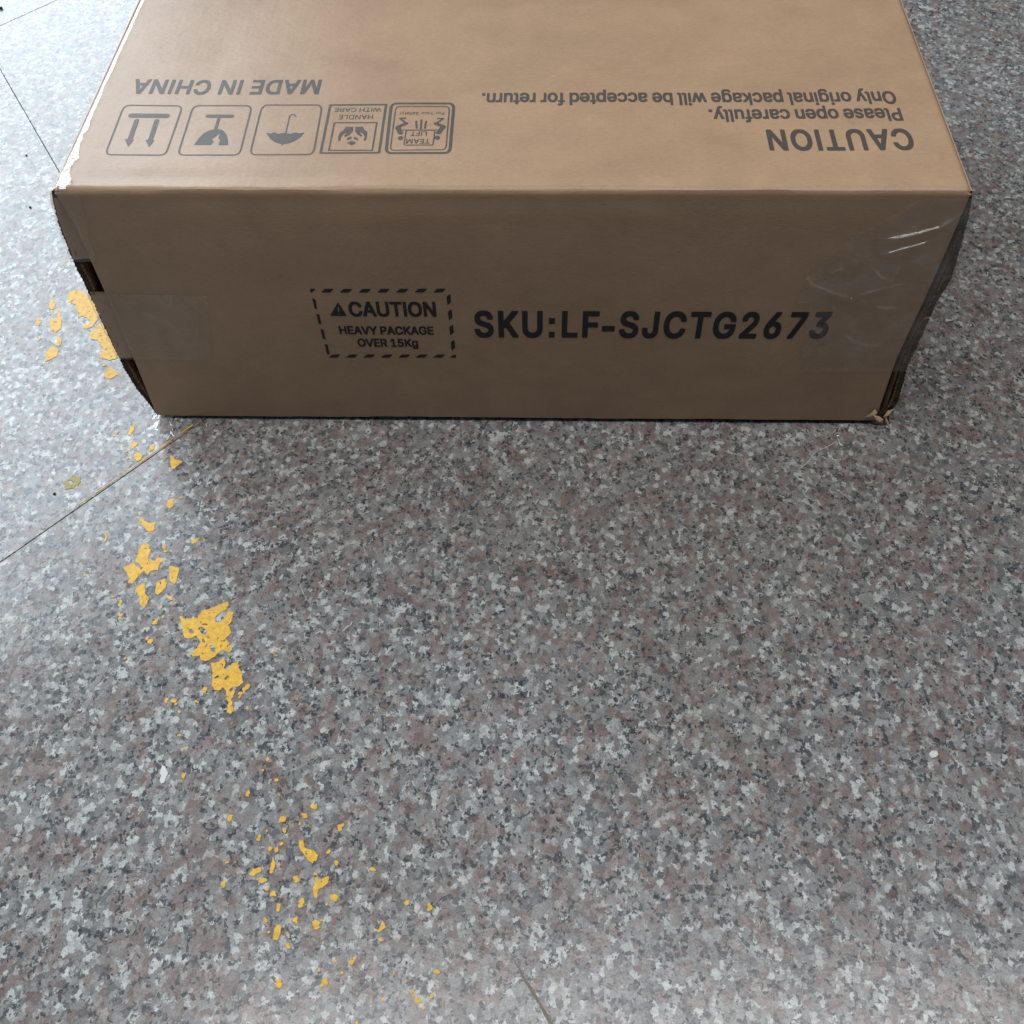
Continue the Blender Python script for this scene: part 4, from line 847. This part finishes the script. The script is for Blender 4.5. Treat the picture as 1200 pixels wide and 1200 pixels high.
# right: the lower tape and the loose crumpled one above it
film('tape', .0770, .1690, lambda z: .6790-(z-.077)*.10, 1,
     [([(941,322),(950,331),(975,340),(1000,349),(1030,358),(1055,361),(1072,358)], .0022, .0010), ([(942,444),(965,442),(990,440)], .0005, .001),
      ([(985,392),(1010,402),(1040,405)], .0005, .002), ([(1068,372),(1058,400),(1045,432)], .0006, .0015)], 51)
film('tape', .1695, .2860, lambda z: .6560+.085*max(0, (z-.2)/.086)**1.3, 1,
     [([(941,322),(950,331),(975,340),(1000,349),(1030,358),(1055,361),(1072,358)], .0022, .0010), ([(1028,280),(1050,276),(1075,271),(1100,264),(1115,256),(1130,248)], .0030, .0010), ([(1030,297),(1055,290),(1075,285),(1095,279)], .0024, .0009),
      ([(1012,292),(1020,310),(1030,322),(1045,330)], .0013, .0014), ([(1055,308),(1050,318),(1044,330)], .0014, .0013),
      ([(990,350),(1015,341),(1040,335),(1065,330)], .0009, .0013), ([(966,318),(985,314),(1010,313)], .0008, .0015), ([(1035,300),(1060,296),(1078,290)], .0009, .0014),
      ([(940,312),(944,322),(950,330)], .0012, .0012), ([(1082,300),(1075,320),(1068,345)], .0008, .0018), ([(980,262),(1000,256),(1020,252)], .0005, .001)], 55, rough_edge=1.5, amp=.00035, g=.0005)

# glossy tape folded over the upper left edge of the box, crumpled at the corner
ysT = np.unique(np.concatenate([np.linspace(.000, .09, 110), np.linspace(.09, D-.01, 160)]))
tt = np.linspace(-.016, .024, 34)
V = []; Fc = []
def inner_w(y): return .0016+.0082*math.exp(-y/.05)+.0048*float(vnoise(y/.007, 0, 31))*math.exp(-y/.08)+.0008*float(vnoise(y/.02, 0, 33))
for y in ysT:
    wl = inner_w(y)
    for k, t in enumerate(tt):
        if t >= 0:
            x = t/.024*(wl+XL)-XL; z = float(top_z(x, y))-float(side_drop(x))
            h = .0008+.0006*float(fbm(x/.004, y/.006, 61))*(.3+math.exp(-y/.05))+.0018*max(0, float(fbm(x/.005, y/.005, 62)))*math.exp(-y/.03)
            V.append((x-.0008*(1-min(1, t/.006)), y, z+h+BZ))
        else:
            z = H+t-.0046
            V.append((float(pf(max(z, .2), 0))*(1+.15*math.sin(math.pi*y/D))-.0012, y, z+BZ))
Fc = grid_faces(len(ysT), len(tt), True)
mesh_obj('edge_tape', V, Fc, M_TAPE_EDGE, box)
# frayed scrap of tape sticking out under the lower left corner
X, Y = np.meshgrid(np.linspace(0, 1, 26), np.linspace(0, 1, 22), indexing='ij')
c = [at(183, 485)[:2], at(200, 485)[:2], at(206, 512)[:2], at(174, 503)[:2]]
V = []
for i in range(26):
    for j in range(22):
        s_, t_ = X[i, j], Y[i, j]
        p_ = (c[0]*(1-s_)+c[1]*s_)*(1-t_)+(c[3]*(1-s_)+c[2]*s_)*t_
        V.append((p_[0]+.001*float(vnoise(t_*7, s_*3, 71)), p_[1]+.0015*float(vnoise(s_*8, t_*2, 72)), .0014+.0011*float(fbm(s_*4, t_*4, 73))+.002*(1-t_)))
mesh_obj('tape_scrap', V, grid_faces(26, 22, True), M_TAPE_EDGE, box)

# ================================================================== small things on the floor
def tube(name, pts, r, mat, parent=None, seg=8, flat_=1.0):
    P = [np.array(p, float) for p in pts]; V = []; Fc = []
    for i, p in enumerate(P):
        t = P[min(i+1, len(P)-1)]-P[max(i-1, 0)]; t = t/np.linalg.norm(t)
        up = np.array([0, 0, 1.0]) if abs(t[2]) < .9 else np.array([1.0, 0, 0])
        a = np.cross(t, up); a /= np.linalg.norm(a); b = np.cross(a, t)
        for k in range(seg):
            an = 2*math.pi*k/seg; V.append(tuple(p+r*(a*math.cos(an)+b*math.sin(an)*flat_)))
    for i in range(len(P)-1):
        for k in range(seg):
            k2 = (k+1) % seg; Fc.append((i*seg+k, i*seg+k2, (i+1)*seg+k2, (i+1)*seg+k))
    Fc.append(tuple(range(seg))); Fc.append(tuple((len(P)-1)*seg+k for k in range(seg))[::-1])
    return mesh_obj(name, V, Fc, mat, parent)
def gp(px, py, z=.0006):
    p = at(px, py); return (p[0], p[1], z)
s0, s1 = gp(980, 511.5, .0008), gp(984.8, 522.5, .0008)
d = np.array(s1)-np.array(s0); d /= np.linalg.norm(d); nrm = np.array([d[1], -d[0], 0])
st = tube('staple', [np.array(s0)+nrm*-.0030, np.array(s0)+nrm*-.0004, np.array(s0)+d*.0006, np.array(s1)-d*.0006, np.array(s1)+nrm*.0004*-1, np.array(s1)+nrm*-.0030], .00085, M_STEEL)
tag(st, 'bright steel staple lying on the floor in front of the right half of the box', 'staple')
fb = tube('fibre', [gp(935, 550), gp(941, 547), gp(948, 541), gp(953, 533, .0012), gp(958, 529, .0014), gp(966, 526, .001), gp(974, 522, .0012), gp(979, 518, .0008)], .00028, M_THREAD)
tag(fb, 'thin curved white plastic thread on the floor beside the staple', 'thread')
fb = tube('fibre', [gp(402, 740), gp(407, 735.5, .0015), gp(411, 733, .001), gp(413, 729)], .0004, M_THREAD)
tag(fb, 'short pale curled fibre on the floor in front of the left half of the box', 'fibre')
# white chip
P = np.array([at(140+x/3, 860+y/3)[:2] for x, y in [(150,112),(162,116),(166,130),(172,138),(165,152),(158,172),(146,177),(142,160),(148,148),(143,135)]])
lo, hi = P.min(0)-.002, P.max(0)+.002
X, Y = np.meshgrid(np.arange(lo[0], hi[0], .0006), np.arange(lo[1], hi[1], .0006), indexing='ij')
ch = march(X, Y, sd_poly(X, Y, P)+.0004*fbm(X/.002, Y/.002, 5), floor_surf, 'paint_chip', M_WHITE, None, thick=.0006)
tag(ch, 'small white chip lying on the floor left of the lowest yellow flecks', 'chip')
P = np.array([at(900+x/4, 700+y/4)[:2] for x, y in [(752,735),(765,722),(790,722),(797,738),(785,752),(765,755)]])
lo, hi = P.min(0)-.002, P.max(0)+.002
X, Y = np.meshgrid(np.arange(lo[0], hi[0], .0006), np.arange(lo[1], hi[1], .0006), indexing='ij')
ch = march(X, Y, sd_poly(X, Y, P), floor_surf, 'paint_chip', M_WHITE, None, thick=.0012)
tag(ch, 'tiny rounded cream crumb on the bare granite near the right edge', 'crumb')
def grit(px, py, r, label, seed):
    r_ = np.random.default_rng(seed); c = at(px, py)
    import bmesh
    bm = bmesh.new(); bmesh.ops.create_icosphere(bm, subdivisions=2, radius=r)
    for v in bm.verts:
        v.co *= 1+.3*float(vnoise(v.co.x/r*1.5+9, v.co.y/r*1.5+v.co.z/r, seed)); v.co.z *= .6
    me = bpy.data.meshes.new('pebble'); bm.to_mesh(me); bm.free(); me.materials.append(M_GRIT)
    o = bpy.data.objects.new('pebble', me); COL.objects.link(o); o.location = (c[0], c[1], r*.5)
    tag(o, label, 'grit')
grit(35.5, 243.5, .0017, 'black grain of grit on the bright floor left of the upper box corner', 3)
grit(64, 579, .0015, 'dark grain of grit beside the joint below the olive paint patch', 4)
grit(31, 182.5, .0016, 'dark crumb of grit in the glare left of the long tile joint', 5)
grit(1.5, 10.5, .0034, 'dark bit of dirt at the far upper left edge of the floor', 6)
